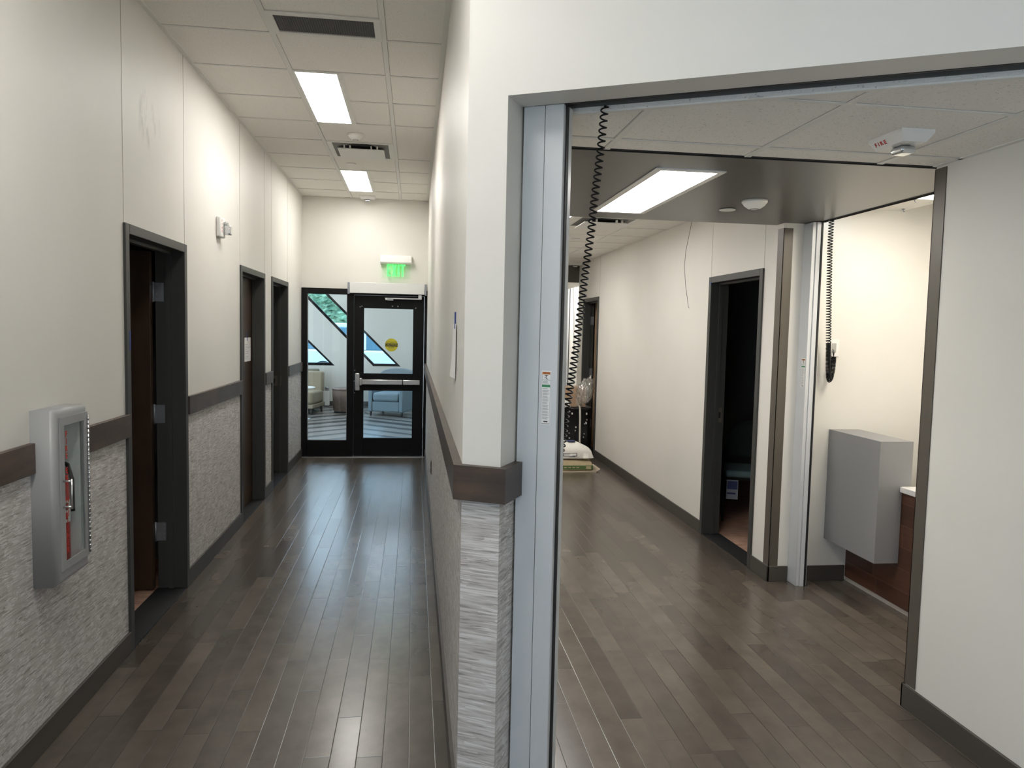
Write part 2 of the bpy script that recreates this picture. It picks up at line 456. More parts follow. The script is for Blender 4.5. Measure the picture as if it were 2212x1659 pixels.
def tag(o, label, cat, group=None, kind=None):
    o['label'] = label; o['category'] = cat
    if group: o['group'] = group
    if kind: o['kind'] = kind
    return o
def solo(name, b, mats, label, cat, group=None, loc=None):
    if loc is not None:
        b.moved(Matrix.Translation(-Vector(loc)))
    o = obj(name, b, mats)
    if loc is not None: o.location = loc
    return tag(o, label, cat, group)
def struct(name, b, mats, label=None):
    o = obj(name, b, mats); o['kind'] = 'structure'
    o['label'] = label or name.replace('_', ' '); o['category'] = name.split('_')[0]
    return o

def grid_wall(b, axis, p0, p1, u0, u1, v0, v1, holes, msel):
    """solid slab between p0 and p1 on `axis` ('x','y','z'); u,v the other two axes in order; holes (ua,ub,va,vb)."""
    us = sorted({u0, u1, *[h[i] for h in holes for i in (0, 1)]}); us = [u for u in us if u0 <= u <= u1]
    vs_ = {v0, v1, *[h[i] for h in holes for i in (2, 3)]}
    vs_ |= set(msel[1]); vv = sorted(v for v in vs_ if v0 <= v <= v1)
    def P(p, u, v): return {'x': (p, u, v), 'y': (u, p, v), 'z': (u, v, p)}[axis]
    def solid(i, j):
        if not (0 <= i < len(us) - 1 and 0 <= j < len(vv) - 1): return False
        uc, vc = (us[i] + us[i + 1]) / 2, (vv[j] + vv[j + 1]) / 2
        return not any(h[0] < uc < h[1] and h[2] < vc < h[3] for h in holes)
    fs = []
    for i in range(len(us) - 1):
        for j in range(len(vv) - 1):
            if not solid(i, j): continue
            a, c, d, e = us[i], us[i + 1], vv[j], vv[j + 1]
            mi = msel[0]((d + e) / 2)
            L = [[P(p0, a, d), P(p0, c, d), P(p0, c, e), P(p0, a, e)], [P(p1, a, d), P(p1, c, d), P(p1, c, e), P(p1, a, e)]]
            if not solid(i - 1, j): L.append([P(p0, a, d), P(p0, a, e), P(p1, a, e), P(p1, a, d)])
            if not solid(i + 1, j): L.append([P(p0, c, d), P(p0, c, e), P(p1, c, e), P(p1, c, d)])
            if not solid(i, j - 1): L.append([P(p0, a, d), P(p0, c, d), P(p1, c, d), P(p1, a, d)])
            if not solid(i, j + 1): L.append([P(p0, a, e), P(p0, c, e), P(p1, c, e), P(p1, a, e)])
            for q in L: b.quad(q, mi)
    bmesh.ops.remove_doubles(b.bm, verts=b.bm.verts, dist=1e-5)
    bmesh.ops.recalc_face_normals(b.bm, faces=b.bm.faces)
    return b
ONE = (lambda v: 0, ())
RAIL0, RAIL1 = 1.108, 1.223
WAINS = (lambda v: 0 if v < 1.16 else 1, (1.16,))

# ================================================================== SHELL
b = B(); b.box(-1.60, 4.2, -6.1, 9.90, -0.12, 0.0)
struct('floor', b, M_FLOOR, 'grey brown hardwood plank floor of both corridors')
b = B(); b.box(0.36, 3.4, 9.90, 13.0, -0.12, 0.0)
struct('floor_1', b, M_FLOOR, 'hardwood floor at the far end of the right hall')
b = B(); b.box(-6.0, 0.34, 9.905, 16.6, -0.12, -0.002)
struct('floor_2', b, M_CHEV, 'chevron patterned floor of the waiting room beyond the glass door')

# left wall with three doorways and the cabinet recess
DOORS_L = [(3.945, 4.955), (6.44, 7.455), (7.81, 8.79)]
DTOP = 2.171
CAB = (3.0, 3.285, 0.665, 1.343)
b = B()
holes = [(a + 0.045, c - 0.045, -0.001, DTOP - 0.045) for a, c in DOORS_L] + [(-3.3, -0.5, 0.12, 2.15), (CAB[0] + 0.03, CAB[1] - 0.03, CAB[2] + 0.03, CAB[3] - 0.03)]
grid_wall(b, 'x', XL - 0.15, XL, -6.0, YE + 0.06, 0.0, ZC + 0.1, holes, WAINS)
for y in (-0.1, 1.15, 2.40, 3.955, 4.945, 6.45, 7.472, 7.822, 8.79):        # vertical panel joints
    z0 = DTOP if y > 3.9 else RAIL1
    b.box(XL - 0.0005, XL + 0.0015, y - 0.0022, y + 0.0022, z0, ZC, 2)
struct('wall_left', b, [M_COVER, M_PAINTS, M_GRIDS], 'long left wall, off-white paint above textured grey wallcovering')

# partition between the corridors with its slanted end
b = B()
fp = [(XP, YE + 0.06), (XP, 2.505), (AX, AY), SL(0.0, 0.13), SL(0.0, 0.30), (0.36, YE + 0.06)]
b.prism(fp, 0.0, 1.16, 0); b.prism(fp, 1.16, ZC + 0.1, 1)
struct('wall_partition', b, [M_COVER, M_PAINT], 'partition wall between the corridors with a slanted end')
# header over the slanted opening, and the wall beyond the opening
b = B()
def slbox(b, a0, a1, d0, d1, z0, z1, mi=0, bev=0.0):
    b.box(a0, a1, d0, d1, z0, z1, mi, bev, 2, Matrix.Translation((AX, AY, 0)) @ Matrix.Rotation(ANG, 4, 'Z')); return b
slbox(b, 0.0, 2.05, 0.0, 0.13, 2.431, ZC + 0.1)
slbox(b, 2.05, 4.5, 0.0, 0.13, 0.0, ZC + 0.1)
struct('wall_slanted', b, M_PAINT, 'off-white header wall slanting over the wide opening')
b = B(); slbox(b, 0.0, 2.02, 0.252, 0.262, 2.45, 2.75); slbox(b, 0.0, 2.02, 0.13, 0.135, 2.45, 2.75); slbox(b, 0.0, 2.02, 0.13, 0.262, 2.75, 2.76)
slbox(b, 0.15, 2.02, 0.131, 0.139, 2.429, 2.45, 1)
struct('trim_1', b, [M_SLOT, M_SEAL], 'grey slot behind the slanted header that holds the folding door')

# end wall over the glass door, waiting room side walls
b = B(); b.box(XL - 0.15, XP + 0.01, YE, YE + 0.12, DTOP - 0.005, ZC + 0.1)
struct('wall_end', b, M_PAINT, 'off-white wall above the glass exit door')

# right wall block, corner wall, hall wall
b = B(); b.prism([(XR, 1.42), (XR, 3.072), (2.655, 3.072), (2.655, 3.02), (3.5, 3.02), (3.5, 0.76)], 0.0, 2.62)
struct('wall_right', b, M_PAINT, 'smooth off-white wall at the right edge')
b = B(); b.box(XH, 3.62, YS, YS + 0.12, 0.0, 2.80)
struct('wall_corner', b, M_PAINT, 'off-white wall behind the grey wall box')
DOORS_R = [(5.05, 6.025), (9.81, 10.72)]
b = B(); grid_wall(b, 'x', XH, XH + 0.13, YS + 0.12, 11.08, 0.0, 2.78, [(a + 0.045, c - 0.045, -0.001, 2.16 - 0.045) for a, c in DOORS_R], ONE)
for y in (5.06, 6.01, 9.80):
    b.box(XH - 0.0015, XH + 0.0005, y - 0.002, y + 0.002, 2.16, 2.70, 1)
struct('wall_hall', b, [M_PAINT, M_GRIDS], 'off-white wall along the right hall')
b = B(); b.box(3.62, 3.75, 2.9, YS + 0.12, 0.0, 2.80); b.box(3.5, 3.62, 2.9, 3.02, 0, 2.8)
struct('wall_alcove', b, M_PAINT, 'cream wall behind the alcove counter')
b = B(); b.box(0.36, 3.4, 12.80, 12.92, 0.0, 2.75); b.box(3.28, 3.40, 11.08, 12.80, 0.0, 2.75); b.box(XH + 0.13, 3.28, 11.0, 11.08, 0.0, 2.75)
struct('wall_far', b, M_PAINT, 'bright off-white end wall of the right hall')

# lobby shell behind the camera
b = B()
grid_wall(b, 'y', -6.12, -6.0, -1.6, 4.3, 0.0, ZC + 0.1, [(2.4, 3.6, 0.05, 2.25)], ONE)
struct('wall_lobby', b, M_PAINT, 'wall behind the viewpoint with a wide window')
b = B(); b.box(4.2, 4.3, -6.0, 0.6, 0.0, ZC + 0.1)
struct('wall_side', b, M_PAINT, 'side wall of the lobby')

# ------------------------------------------------------------------ ceilings
def shadow_lines(b, x0, x1, y0, y1, z, mi=2, g=0.0035):   # thin grey strips painting the shadow line either side of a tee
    if x1 - x0 < y1 - y0:
        b.box(x0 - g, x0, y0, y1, z - 0.0012, z + 0.002, mi); b.box(x1, x1 + g, y0, y1, z - 0.0012, z + 0.002, mi)
    else:
        b.box(x0, x1, y0 - g, y0, z - 0.0012, z + 0.002, mi); b.box(x0, x1, y1, y1 + g, z - 0.0012, z + 0.002, mi)
b = B(); b.box(-1.6, 4.3, -6.1, 2.2, ZC, ZC + 0.05); b.box(-1.6, 0.36, 2.2, YE + 0.06, ZC, ZC + 0.05)
ROW0, ROW = 4.494, 0.6113
T1, T2 = -0.810, -0.190
rows = [ROW0 + ROW * k for k in range(-4, 9)]
for x in (T1, T2): b.box(x - 0.014, x + 0.014, -1.0, YE, ZC - 0.006, ZC + 0.002, 1); shadow_lines(b, x - 0.014, x + 0.014, -1.0, YE, ZC)
for i, y in enumerate(rows):
    b.box(XL, T2, y - 0.010, y + 0.010, ZC - 0.004, ZC + 0.002, 1); shadow_lines(b, XL, T2, y - 0.010, y + 0.010, ZC)
    if i != 8: b.box(T2, XP, y - 0.010, y + 0.010, ZC - 0.004, ZC + 0.002, 1); shadow_lines(b, T2, XP, y - 0.010, y + 0.010, ZC)
LX0, LX1 = -0.800, -0.505
for ya, yb in ((5.105, 6.328), (8.162, 9.384)):
    b.box(LX1, LX1 + 0.024, ya, yb, ZC - 0.005, ZC + 0.002, 1)
b.box(XL, XL + 0.022, -6, YE, ZC - 0.006, ZC + 0.002, 1); b.box(XP - 0.030, XP, 2.52, YE, ZC - 0.006, ZC + 0.002, 1)
b.box(XL, XP, YE - 0.022, YE, ZC - 0.006, ZC + 0.002, 1)
struct('ceiling', b, [M_TILE, M_GRID, M_SHADOWLINE], 'tiled grid ceiling of the left corridor')

b = B()
near = [(0.36, 2.665 - 0.471 * (0.36 - 0.409) / 0.882), (XR, 2.665 - 0.471 * (XR - 0.409) / 0.882), (XR, 3.071), (0.36, 3.071)]
b.prism(near, ZN, ZN + 0.05)
def syl(x): return 2.665 - 0.5344 * (x - 0.409)
for x in (0.775, 1.383, 1.985): b.box(x - 0.013, x + 0.013, syl(x) + 0.01, 3.071, ZN - 0.005, ZN + 0.002, 1); shadow_lines(b, x - 0.013, x + 0.013, syl(x) + 0.01, 3.071, ZN, 2, 0.003)
for y in (2.915, 2.325):
    b.box(max(0.36, 0.409 + (2.665 - y) / 0.5344), XR, y - 0.011, y + 0.011, ZN - 0.004, ZN + 0.002, 1); shadow_lines(b, max(0.36, 0.43 + (2.665 - y) / 0.5344), XR, y - 0.011, y + 0.011, ZN, 2, 0.003)
slbox(b, -0.05, 2.02, 0.262, 0.285, ZN - 0.006, ZN + 0.004, 1)
b.box(XR - 0.022, XR, 1.70, 3.071, ZN - 0.004, ZN + 0.002, 1)
struct('ceiling_1', b, [M_TILE, M_GRID, M_SHADOWLINE], 'low tiled ceiling inside the slanted opening')

SLX, SLY = (1.085, 1.420), (3.365, 4.640)
b = B()
grid_wall(b, 'z', ZN, ZN + 0.02, 0.36, 2.630, 3.102, 4.90, [(SLX[0] + 0.02, SLX[1] - 0.02, SLY[0] + 0.02, SLY[1] - 0.02)], ONE)
b.box(0.36, XH, 4.885, 4.90, ZN + 0.02, ZF + 0.02)
struct('ceiling_2', b, M_SOFFIT, 'dark grey painted soffit with a light')
b = B(); b.box(0.36, 2.66, 3.066, 3.106, ZN + 0.012, ZN + 0.03); b.box(0.36, XR, 3.069, 3.074, ZN - 0.004, ZN + 0.012); b.box(0.36, 2.66, 3.096, 3.1025, ZN - 0.004, ZN + 0.012)
b.box(2.628, 2.664, 3.074, 4.79, ZN + 0.012, ZN + 0.03); b.box(2.628, 2.632, 3.098, 4.79, ZN - 0.003, ZN + 0.012); b.box(2.660, 2.664, 3.074, 4.79, ZN - 0.004, ZN + 0.012)
struct('trim_2', b, M_SEAL, 'black slots at the edges of the grey soffit')
b = B(); b.box(0.36, XH + 0.02, 4.90, 11.10, ZF, ZF + 0.05)
for y in [7.16 + 0.6113 * k for k in range(-3, 7)]: b.box(0.36, XH, y - 0.010, y + 0.010, ZF - 0.004, ZF + 0.002, 1)
for x in (0.79, 1.40, 2.01): b.box(x - 0.012, x + 0.012, 4.90, 11.08, ZF - 0.005, ZF + 0.002, 1)
struct('ceiling_3', b, [M_TILE, M_GRID], 'tiled grid ceiling of the right hall')
b = B(); b.box(2.664, 3.29, 3.02, YS, 2.553, 2.80); b.box(3.29, 3.75, 2.9, YS + 0.12, 2.74, 2.80)
struct('ceiling_4', b, M_PAINT, 'plain ceiling of the alcove')
b = B(); b.box(0.36, XH, 11.08, 11.10, 2.42, 2.75); b.box(0.36, 2.630, 11.10, 12.80, 2.42, 2.44, 1); b.box(2.630, 3.4, 11.08, 12.80, 2.553, 2.60, 1)
struct('ceiling_5', b, [M_SOFFIT, M_PAINT], 'dark fascia and white soffit at the far end of the right hall')

# ------------------------------------------------------------------ chair rails and baseboards
def run(name, segs, mats, label, z0, z1, th):
    b = B()
    for s in segs: s(b, z0, z1, th)
    return struct(name, b, mats, label)
def seg_x(x, sgn, ya, yb):
    def f(b, z0, z1, th): b.box(min(x, x + sgn * th), max(x, x + sgn * th), ya, yb, z0, z1, 0, 0.002, 1)
    return f
rail_l = [(-0.4, CAB[0] - 0.004), (CAB[1] + 0.004, 3.952), (4.957, 6.446), (7.457, 7.818), (8.792, YE - 0.06)]
run('trim_3', [seg_x(XL, 1, a, c) for a, c in rail_l], M_RAIL, 'dark walnut chair rail along the left wall', RAIL0, RAIL1, 0.022)
base_l = [(-6.0, 3.95), (4.955, 6.44), (7.455, 7.81), (8.79, YE - 0.02)]
run('baseboard_left', [seg_x(XL, 1, a, c) for a, c in base_l], M_BASE, 'dark baseboard along the left wall', 0.0, 0.108, 0.013)
b = B()
th = 0.030
def off_end(t):      # outline of the partition end pushed out by t
    return [(XP - t, YE), (XP - t, 2.505 - 0.55 * t), (AX - DX * 0.0 + (-NX) * t + DX * t, AY - NY * t + DY * t), (SL(t, 0.155))]
o = off_end(0.030)
inner = [(SL(0, 0.155)), (AX, AY), (XP, 2.505), (XP, YE)]
b.prism(o + inner, RAIL0 + 0.006, RAIL1 + 0.008)
struct('trim_4', b, M_RAIL, 'dark walnut chair rail wrapping the end of the partition')
b = B(); o = off_end(0.013); b.prism([(XP - 0.013, YE), (XP - 0.013, 2.50)] + [(XP, 2.50), (XP, YE)], 0.0, 0.10)
struct('baseboard_partition', b, M_BASE, 'dark baseboard along the partition')
b = B(); b.box(XR - 0.013, XR, 1.5, 3.085, 0.0, 0.108, 0, 0.002, 1); b.box(XR - 0.013, 2.60, 3.072, 3.085, 0.0, 0.108, 0, 0.002, 1)
struct('baseboard_right', b, M_BASE, 'dark baseboard under the right wall')
b = B()
for a, c in ((YS - 0.013, 5.05), (6.025, 9.81), (10.72, 11.07)): b.box(XH - 0.013, XH, a, c, 0.0, 0.105, 0, 0.002, 1)
b.box(XH - 0.013, 2.572, YS - 0.013, YS, 0.0, 0.105, 0, 0.002, 1); b.box(2.65, 2.993, YS - 0.013, YS, 0.0, 0.105, 0, 0.002, 1)
struct('baseboard_hall', b, M_BASE, 'dark baseboard along the right hall')

# bronze corner guards
b = B(); b.box(XR - 0.004, XR, 3.004, 3.076, 0.112, 2.425); b.box(XR - 0.004, XR + 0.065, 3.072, 3.076, 0.112, 2.425)
solo('corner_guard', b, M_GUARD, 'bronze metal corner guard on the end of the right wall, beside the alcove', 'corner guard', 'corner guards')
b = B(); b.box(XH - 0.004, XH, YS - 0.004, 4.868, 0.107, 2.405); b.box(XH - 0.004, XH + 0.062, YS - 0.004, YS, 0.107, 2.405)
solo('corner_guard', b, M_GUARD, 'bronze metal corner guard beside the dark doorway, next to the silver door track', 'corner guard', 'corner guards')

# ================================================================== DOORS
def door_frame(b, xw, sgn, ya, yb, top, depth=0.15, face=0.05, proud=0.013):
    xa, xb = xw + sgn * proud, xw - sgn * (depth + proud)
    lo, hi = min(xa, xb), max(xa, xb)
    b.box(lo, hi, ya, ya + face, 0, top, 0, 0.002, 1); b.box(lo, hi, yb - face, yb, 0, top, 0, 0.002, 1); b.box(lo, hi, ya + face, yb - face, top - face, top, 0, 0.002, 1)
    xs = xw - sgn * (depth * 0.45)             # stop
    s0, s1 = min(xs, xs - sgn * 0.03), max(xs, xs - sgn * 0.03)
    b.box(s0, s1, ya + face, ya + face + 0.016, 0, top - face - 0.016); b.box(s0, s1, yb - face - 0.016, yb - face, 0, top - face - 0.016); b.box(s0, s1, ya + face, yb - face, top - face - 0.016, top - face)
    return b
def hinge_mesh(x0, x1, y, z, zh=0.115, leafy=None):
    b = B()
    b.box(x0, x1, y - 0.004, y, z - zh / 2, z + zh / 2)
    for sx in (0.25, 0.75):
        for k in (-0.35, -0.1, 0.15, 0.38):
            c = Vector((x0 + (x1 - x0) * sx, y - 0.004, z + k * zh))
            b.lathe([(0.0, 0.0012), (0.0035, 0.001), (0.0042, 0.0)], c, 8, 0, Matrix.Rotation(PI / 2, 4, 'X'))
    b.tube([(x0 - 0.004, y - 0.006, z - zh / 2 - 0.004), (x0 - 0.004, y - 0.006, z + zh / 2 + 0.004)], 0.006, 8)
    return b
def door_root(n, loc, label):
    d = thing('door_%d' % n, label, 'door', loc); d['kind'] = 'structure'; return d

# door_1: brown leaf swung into the room at right angles
a, c = DOORS_L[0]
d = door_root(1, (XL, (a + c) / 2, 0), 'nearest left doorway, grey frame with its brown door swung into the dark room')
fr = obj('door_frame', door_frame(B(), XL, 1, a, c, DTOP), M_FRAME, d)
b = B(); b.box(XL - 0.165 - 0.94, XL - 0.178, 4.855, 4.90, 0.012, 2.118, 0, 0.002, 1)
lf = obj('door_leaf', b, M_DOORWOOD, d)
for z in (1.872, 1.115, 0.37):
    obj('hinge', hinge_mesh(XL - 0.170, XL - 0.112, 4.905 - 0.0005, z), M_HINGE, fr)
b = B(); b.box(XL - 0.17, XL + 0.01, a + 0.05, c - 0.05, 0.0, 0.006)
obj('threshold', b, M_SEAL, d)
solo('painter_tape', B().box(XL + 0.0132, XL + 0.0142, a + 0.030, a + 0.046, 1.54, 1.64), M_TAPE, 'strip of blue tape on the frame of the nearest left doorway', 'tape')
# door_2: closed brown leaf
a, c = DOORS_L[1]
d = door_root(2, (XL, (a + c) / 2, 0), 'closed dark brown door in the middle of the left wall')
obj('door_frame', door_frame(B(), XL, 1, a, c, DTOP), M_FRAME, d)
b = B(); b.box(XL - 0.148, XL - 0.103, a + 0.053, c - 0.053, 0.008, DTOP - 0.053, 0, 0.002, 1)
lf = obj('door_leaf', b, M_DOORWOOD, d)
b = B(); b.lathe([(0.0, 0.004), (0.018, 0.004), (0.020, 0.0)], (XL - 0.103, a + 0.115, 0.985), 16, 0, Matrix.Rotation(PI / 2, 4, 'Y'))
obj('lock_cylinder', b, M_HINGE, lf)
b = B(); b.box(XL - 0.17, XL + 0.01, a + 0.05, c - 0.05, 0.0, 0.006); obj('threshold', b, M_SEAL, d)
b = B(); b.box(XL - 0.1028, XL - 0.1018, 7.085, 7.345, 1.345, 1.565)
for k in range(9): b.box(XL - 0.1018, XL - 0.1014, 7.11, 7.11 + random.uniform(0.06, 0.20), 1.50 - k * 0.016, 1.503 - k * 0.016, 1)
b.box(XL - 0.1018, XL - 0.1010, 7.18, 7.205, 1.535, 1.61, 2)
solo('paper_notice', b, [M_PAPER, M_INKG, M_TAPE], 'white paper notice taped to the closed brown door', 'notice', 'paper notices')
# door_3: open, dark
a, c = DOORS_L[2]
d = door_root(3, (XL, (a + c) / 2, 0), 'farthest left doorway, grey frame standing open on a dark room')
fr = obj('door_frame', door_frame(B(), XL, 1, a, c, DTOP), M_FRAME, d)
b = B(); b.box(XL - 0.155, XL - 0.060, c - 0.0525, c - 0.0495, 1.00, 1.115); b.box(XL - 0.143, XL - 0.127, c - 0.0535, c - 0.0520, 1.035, 1.085, 1)
obj('strike_plate', b, [M_GUARD, M_SEAL], fr)
b = B(); b.box(XL - 1.1, XL - 0.18, a + 0.055, a + 0.10, 0.012, 2.11)
lf = obj('door_leaf', b, M_DOORWOOD, d)
b = B(); b.box(XL - 0.17, XL + 0.01, a + 0.05, c - 0.05, 0.0, 0.006); obj('threshold', b, M_SEAL, d)

# dark rooms behind the left doors
def carpet_only(n, x0, x1, y0, y1):
    b = B(); b.box(x0, x1, y0, y1, -0.1, 0.003)
    struct('floor_%d' % n, b, M_CARPET, 'pinkish brown carpet of an unlit room')
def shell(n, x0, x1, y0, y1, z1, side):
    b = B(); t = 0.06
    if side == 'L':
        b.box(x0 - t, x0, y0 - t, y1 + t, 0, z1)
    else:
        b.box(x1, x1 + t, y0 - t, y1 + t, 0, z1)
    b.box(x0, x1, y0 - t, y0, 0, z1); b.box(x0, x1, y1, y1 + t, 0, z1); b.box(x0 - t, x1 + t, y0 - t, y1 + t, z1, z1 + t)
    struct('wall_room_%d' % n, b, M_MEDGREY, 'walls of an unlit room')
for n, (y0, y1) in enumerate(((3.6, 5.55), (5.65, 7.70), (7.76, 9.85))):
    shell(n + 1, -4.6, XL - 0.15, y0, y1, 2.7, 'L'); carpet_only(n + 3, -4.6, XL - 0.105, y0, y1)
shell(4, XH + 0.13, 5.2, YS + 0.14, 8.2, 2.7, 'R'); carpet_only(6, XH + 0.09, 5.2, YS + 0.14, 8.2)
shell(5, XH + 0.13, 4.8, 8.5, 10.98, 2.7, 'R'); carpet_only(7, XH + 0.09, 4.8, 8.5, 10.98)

# door_4: dark doorway in the right hall
a, c = DOORS_R[0]
d = door_root(4, (XH, (a + c) / 2, 0), 'dark open doorway with grey frame in the right hall')
fr = obj('door_frame', door_frame(B(), XH, -1, a, c, 2.16, 0.13), M_FRAME, d)
b = B(); b.box(XH + 0.085, XH + 0.125, c - 0.053, c - 0.0495, 0.955, 1.075); b.box(XH + 0.097, XH + 0.113, c - 0.0545, c - 0.0525, 0.99, 1.04, 1)
obj('strike_plate', b, [M_GUARD, M_SEAL], fr)
b = B(); b.box(XH + 0.165, XH + 1.10, a + 0.055, a + 0.10, 0.012, 2.10)
obj('door_leaf', b, M_DOORWOOD, d)
b = B(); b.box(XH - 0.005, XH + 0.15, a + 0.05, c - 0.05, 0.0, 0.006); obj('threshold', b, M_SEAL, d)
solo('painter_tape', B().box(XH - 0.0145, XH - 0.0132, c - 0.052, c - 0.035, 2.095, 2.115), M_TAPE, 'tiny bit of blue tape at the top corner of the right hall doorway', 'tape')
# door_5: far doorway, tan leaf ajar
a, c = DOORS_R[1]
d = door_root(5, (XH, (a + c) / 2, 0), 'farthest doorway of the right hall with a tan door ajar')
fr = obj('door_frame', door_frame(B(), XH, -1, a, c, 2.16, 0.13), M_FRAME, d)
b = B(); b.box(XH + 0.158, XH + 1.05, c - 0.100, c - 0.056, 0.012, 2.105, 0, 0.002, 1)
lf = obj('door_leaf', b, M_DOORTAN, d)
for z in (1.85, 1.10, 0.36):
    b = B(); b.box(XH + 0.09, XH + 0.145, c - 0.054, c - 0.0495, z - 0.06, z + 0.06); obj('hinge', b, M_HINGE, fr)
b = B(); b.box(XH - 0.005, XH + 0.15, a + 0.05, c - 0.05, 0.0, 0.006); obj('threshold', b, M_SEAL, d)

# door_6: black glazed exit door with sidelight
d = door_root(6, (-0.63, YE, 0), 'black aluminium glazed exit door with a tall sidelight')
Y0, Y1 = 9.845, 9.945
b = B()
for x0, x1, z0, z1 in ((XL + 0.001, -1.350, 0, DTOP), (-0.850, -0.768, 0, DTOP), (0.132, XP - 0.001, 0, DTOP), (-1.350, -0.850, 2.098, DTOP), (-0.768, 0.132, 2.098, DTOP), (-1.350, -0.850, 0, 0.215)):
    b.box(x0, x1, Y0, Y1, z0, z1, 0, 0.003, 1)
b.box(XL + 0.001, XP - 0.001, Y0 - 0.03, Y1, -0.001, 0.007, 1)
fr = obj('door_frame', b, [M_BLACK, M_STEEL], d)
b = B(); b.box(-1.352, -0.848, 9.893, 9.899, 0.213, 2.10)
obj('sidelight_pane', b, M_GLASS, d)
b = B(); b.box(-1.350, -1.342, 9.868, 9.893, 0.215, 2.098); b.box(-1.350, -0.850, 9.868, 9.893, 0.215, 0.224); b.box(-0.858, -0.850, 9.868, 9.893, 0.215, 2.098)
obj('glazing_bead', b, mat('bead_grey', (0.30, 0.30, 0.30), 0.4, 0.5), d)
b = B(); L0, L1 = 9.868, 9.918
for x0, x1, z0, z1 in ((-0.764, -0.640, 0.010, 2.094), (-0.012, 0.128, 0.010, 2.094), (-0.640, -0.012, 1.930, 2.094), (-0.640, -0.012, 0.866, 1.090), (-0.640, -0.012, 0.010, 0.246)):
    b.box(x0, x1, L0, L1, z0, z1, 0, 0.002, 1)
lf = obj('door_leaf', b, M_BLACK, d)
b = B(); b.box(-0.645, -0.007, 9.890, 9.896, 1.085, 1.935); obj('pane', b, M_GLASS, lf)
b = B(); b.box(-0.645, -0.007, 9.890, 9.896, 0.241, 0.871); obj('pane', b, M_GLASSB, lf)
b = B()
b.box(-0.745, -0.684, 9.795, 9.868, 0.868, 1.095, 0, 0.014, 3)
b.box(-0.690, -0.655, 9.800, 9.866, 0.935, 1.030, 0, 0.01, 2)
b.box(-0.660, -0.142, 9.806, 9.850, 0.948, 1.012, 0, 0.007, 2); b.box(-0.136, 0.084, 9.806, 9.850, 0.948, 1.012, 0, 0.007, 2)
b.box(-0.142, -0.136, 9.812, 9.850, 0.952, 1.008, 1); b.box(-0.62, 0.07, 9.850, 9.868, 0.960, 1.00, 0)
obj('panic_bar', b, [M_STEEL, M_BLACK], lf)
b = B()
for x, z in ((-0.752, 1.125), (-0.752, 0.835), (-0.757, 0.985), (-0.690, 1.945), (-0.667, 1.955), (-0.28, 1.962), (-0.21, 1.962), (0.02, 1.945)):
    b.lathe([(0.0, 0.004), (0.006, 0.0035), (0.008, 0.0)], (x, 9.868, z), 12, 0, Matrix.Rotation(PI / 2, 4, 'X'))
obj('mounting_screws', b, M_HINGE, lf)

# automatic operator over the door
t = thing('door_operator', 'long white aluminium automatic door operator box above the exit door', 'door operator', (-0.34, YE, 2.11))
b = B(); b.box(-0.815, 0.128, 9.765, 9.845, 2.116, 2.252, 0, 0.004, 2); obj('housing', b, M_OPER, t)
for x in (-0.842, 0.130):
    b = B(); b.box(x, x + 0.026, 9.768, 9.845, 2.105, 2.250, 0, 0.002, 1); obj('end_cap', b, M_HINGE, t)
b = B(); b.box(0.050, 0.095, 9.79, 9.84, 2.055, 2.116, 0, 0.004, 2); b.box(-0.375, 0.09, 9.800, 9.815, 2.052, 2.070, 0, 0.003, 1)
b.lathe([(0.0, -0.01), (0.012, -0.01), (0.012, 0.012), (0.0, 0.012)], (-0.36, 9.81, 2.045), 12); b.box(-0.35, -0.27, 9.82, 9.868, 2.035, 2.052)
obj('arm', b, M_STEEL, t)

# exit sign
t = thing('exit_sign', 'green lit EXIT sign on clear panel above the glass door', 'exit sign', (-0.235, YE, 2.31))
b = B()
b.prism([(9.795, 2.522), (9.80, 2.575), (9.835, 2.612), (9.889, 2.612), (9.889, 2.502), (9.81, 2.502)], -0.438, -0.042, 0, Matrix(((0, 0, 1, 0), (1, 0, 0, 0), (0, 1, 0, 0), (0, 0, 0, 1))), 0.003)
obj('housing', b, M_WHITEM, t)
b = B(); b.box(-0.415, -0.060, 9.832, 9.838, 2.316, 2.503, 0, 0.001, 1); obj('panel', b, M_ACRYL, t)
RX = Matrix.Rotation(PI / 2, 4, 'X')
b = B(); ex_z0, ex_z1, ya, yb = 2.345, 2.495, 9.828, 9.831
def bar(x0, x1, z0, z1): b.box(x0, x1, ya, yb, z0, z1)
sw = 0.018
bar(-0.352, -0.352 + sw, ex_z0, ex_z1)
for zc in (ex_z0 + sw / 2, (ex_z0 + ex_z1) / 2, ex_z1 - sw / 2): bar(-0.352 + sw, -0.302, zc - sw / 2, zc + sw / 2)
for sg in (1, -1):
    xa, xb = (-0.290, -0.230) if sg > 0 else (-0.230, -0.290)
    ym = ya + (0.0 if sg > 0 else 0.0006)
    b.prism([(xa, ex_z0), (xa + sg * sw * 1.1, ex_z0), (xb, ex_z1), (xb - sg * sw * 1.1, ex_z1)], ym, yb, 0, Matrix(((1, 0, 0, 0), (0, 0, 1, 0), (0, 1, 0, 0), (0, 0, 0, 1))))
bar(-0.214, -0.214 + sw, ex_z0, ex_z1)
bar(-0.184, -0.122, ex_z1 - sw, ex_z1); bar(-0.162, -0.162 + sw, ex_z0, ex_z1 - sw)
obj('lettering', b, M_EXIT, t)

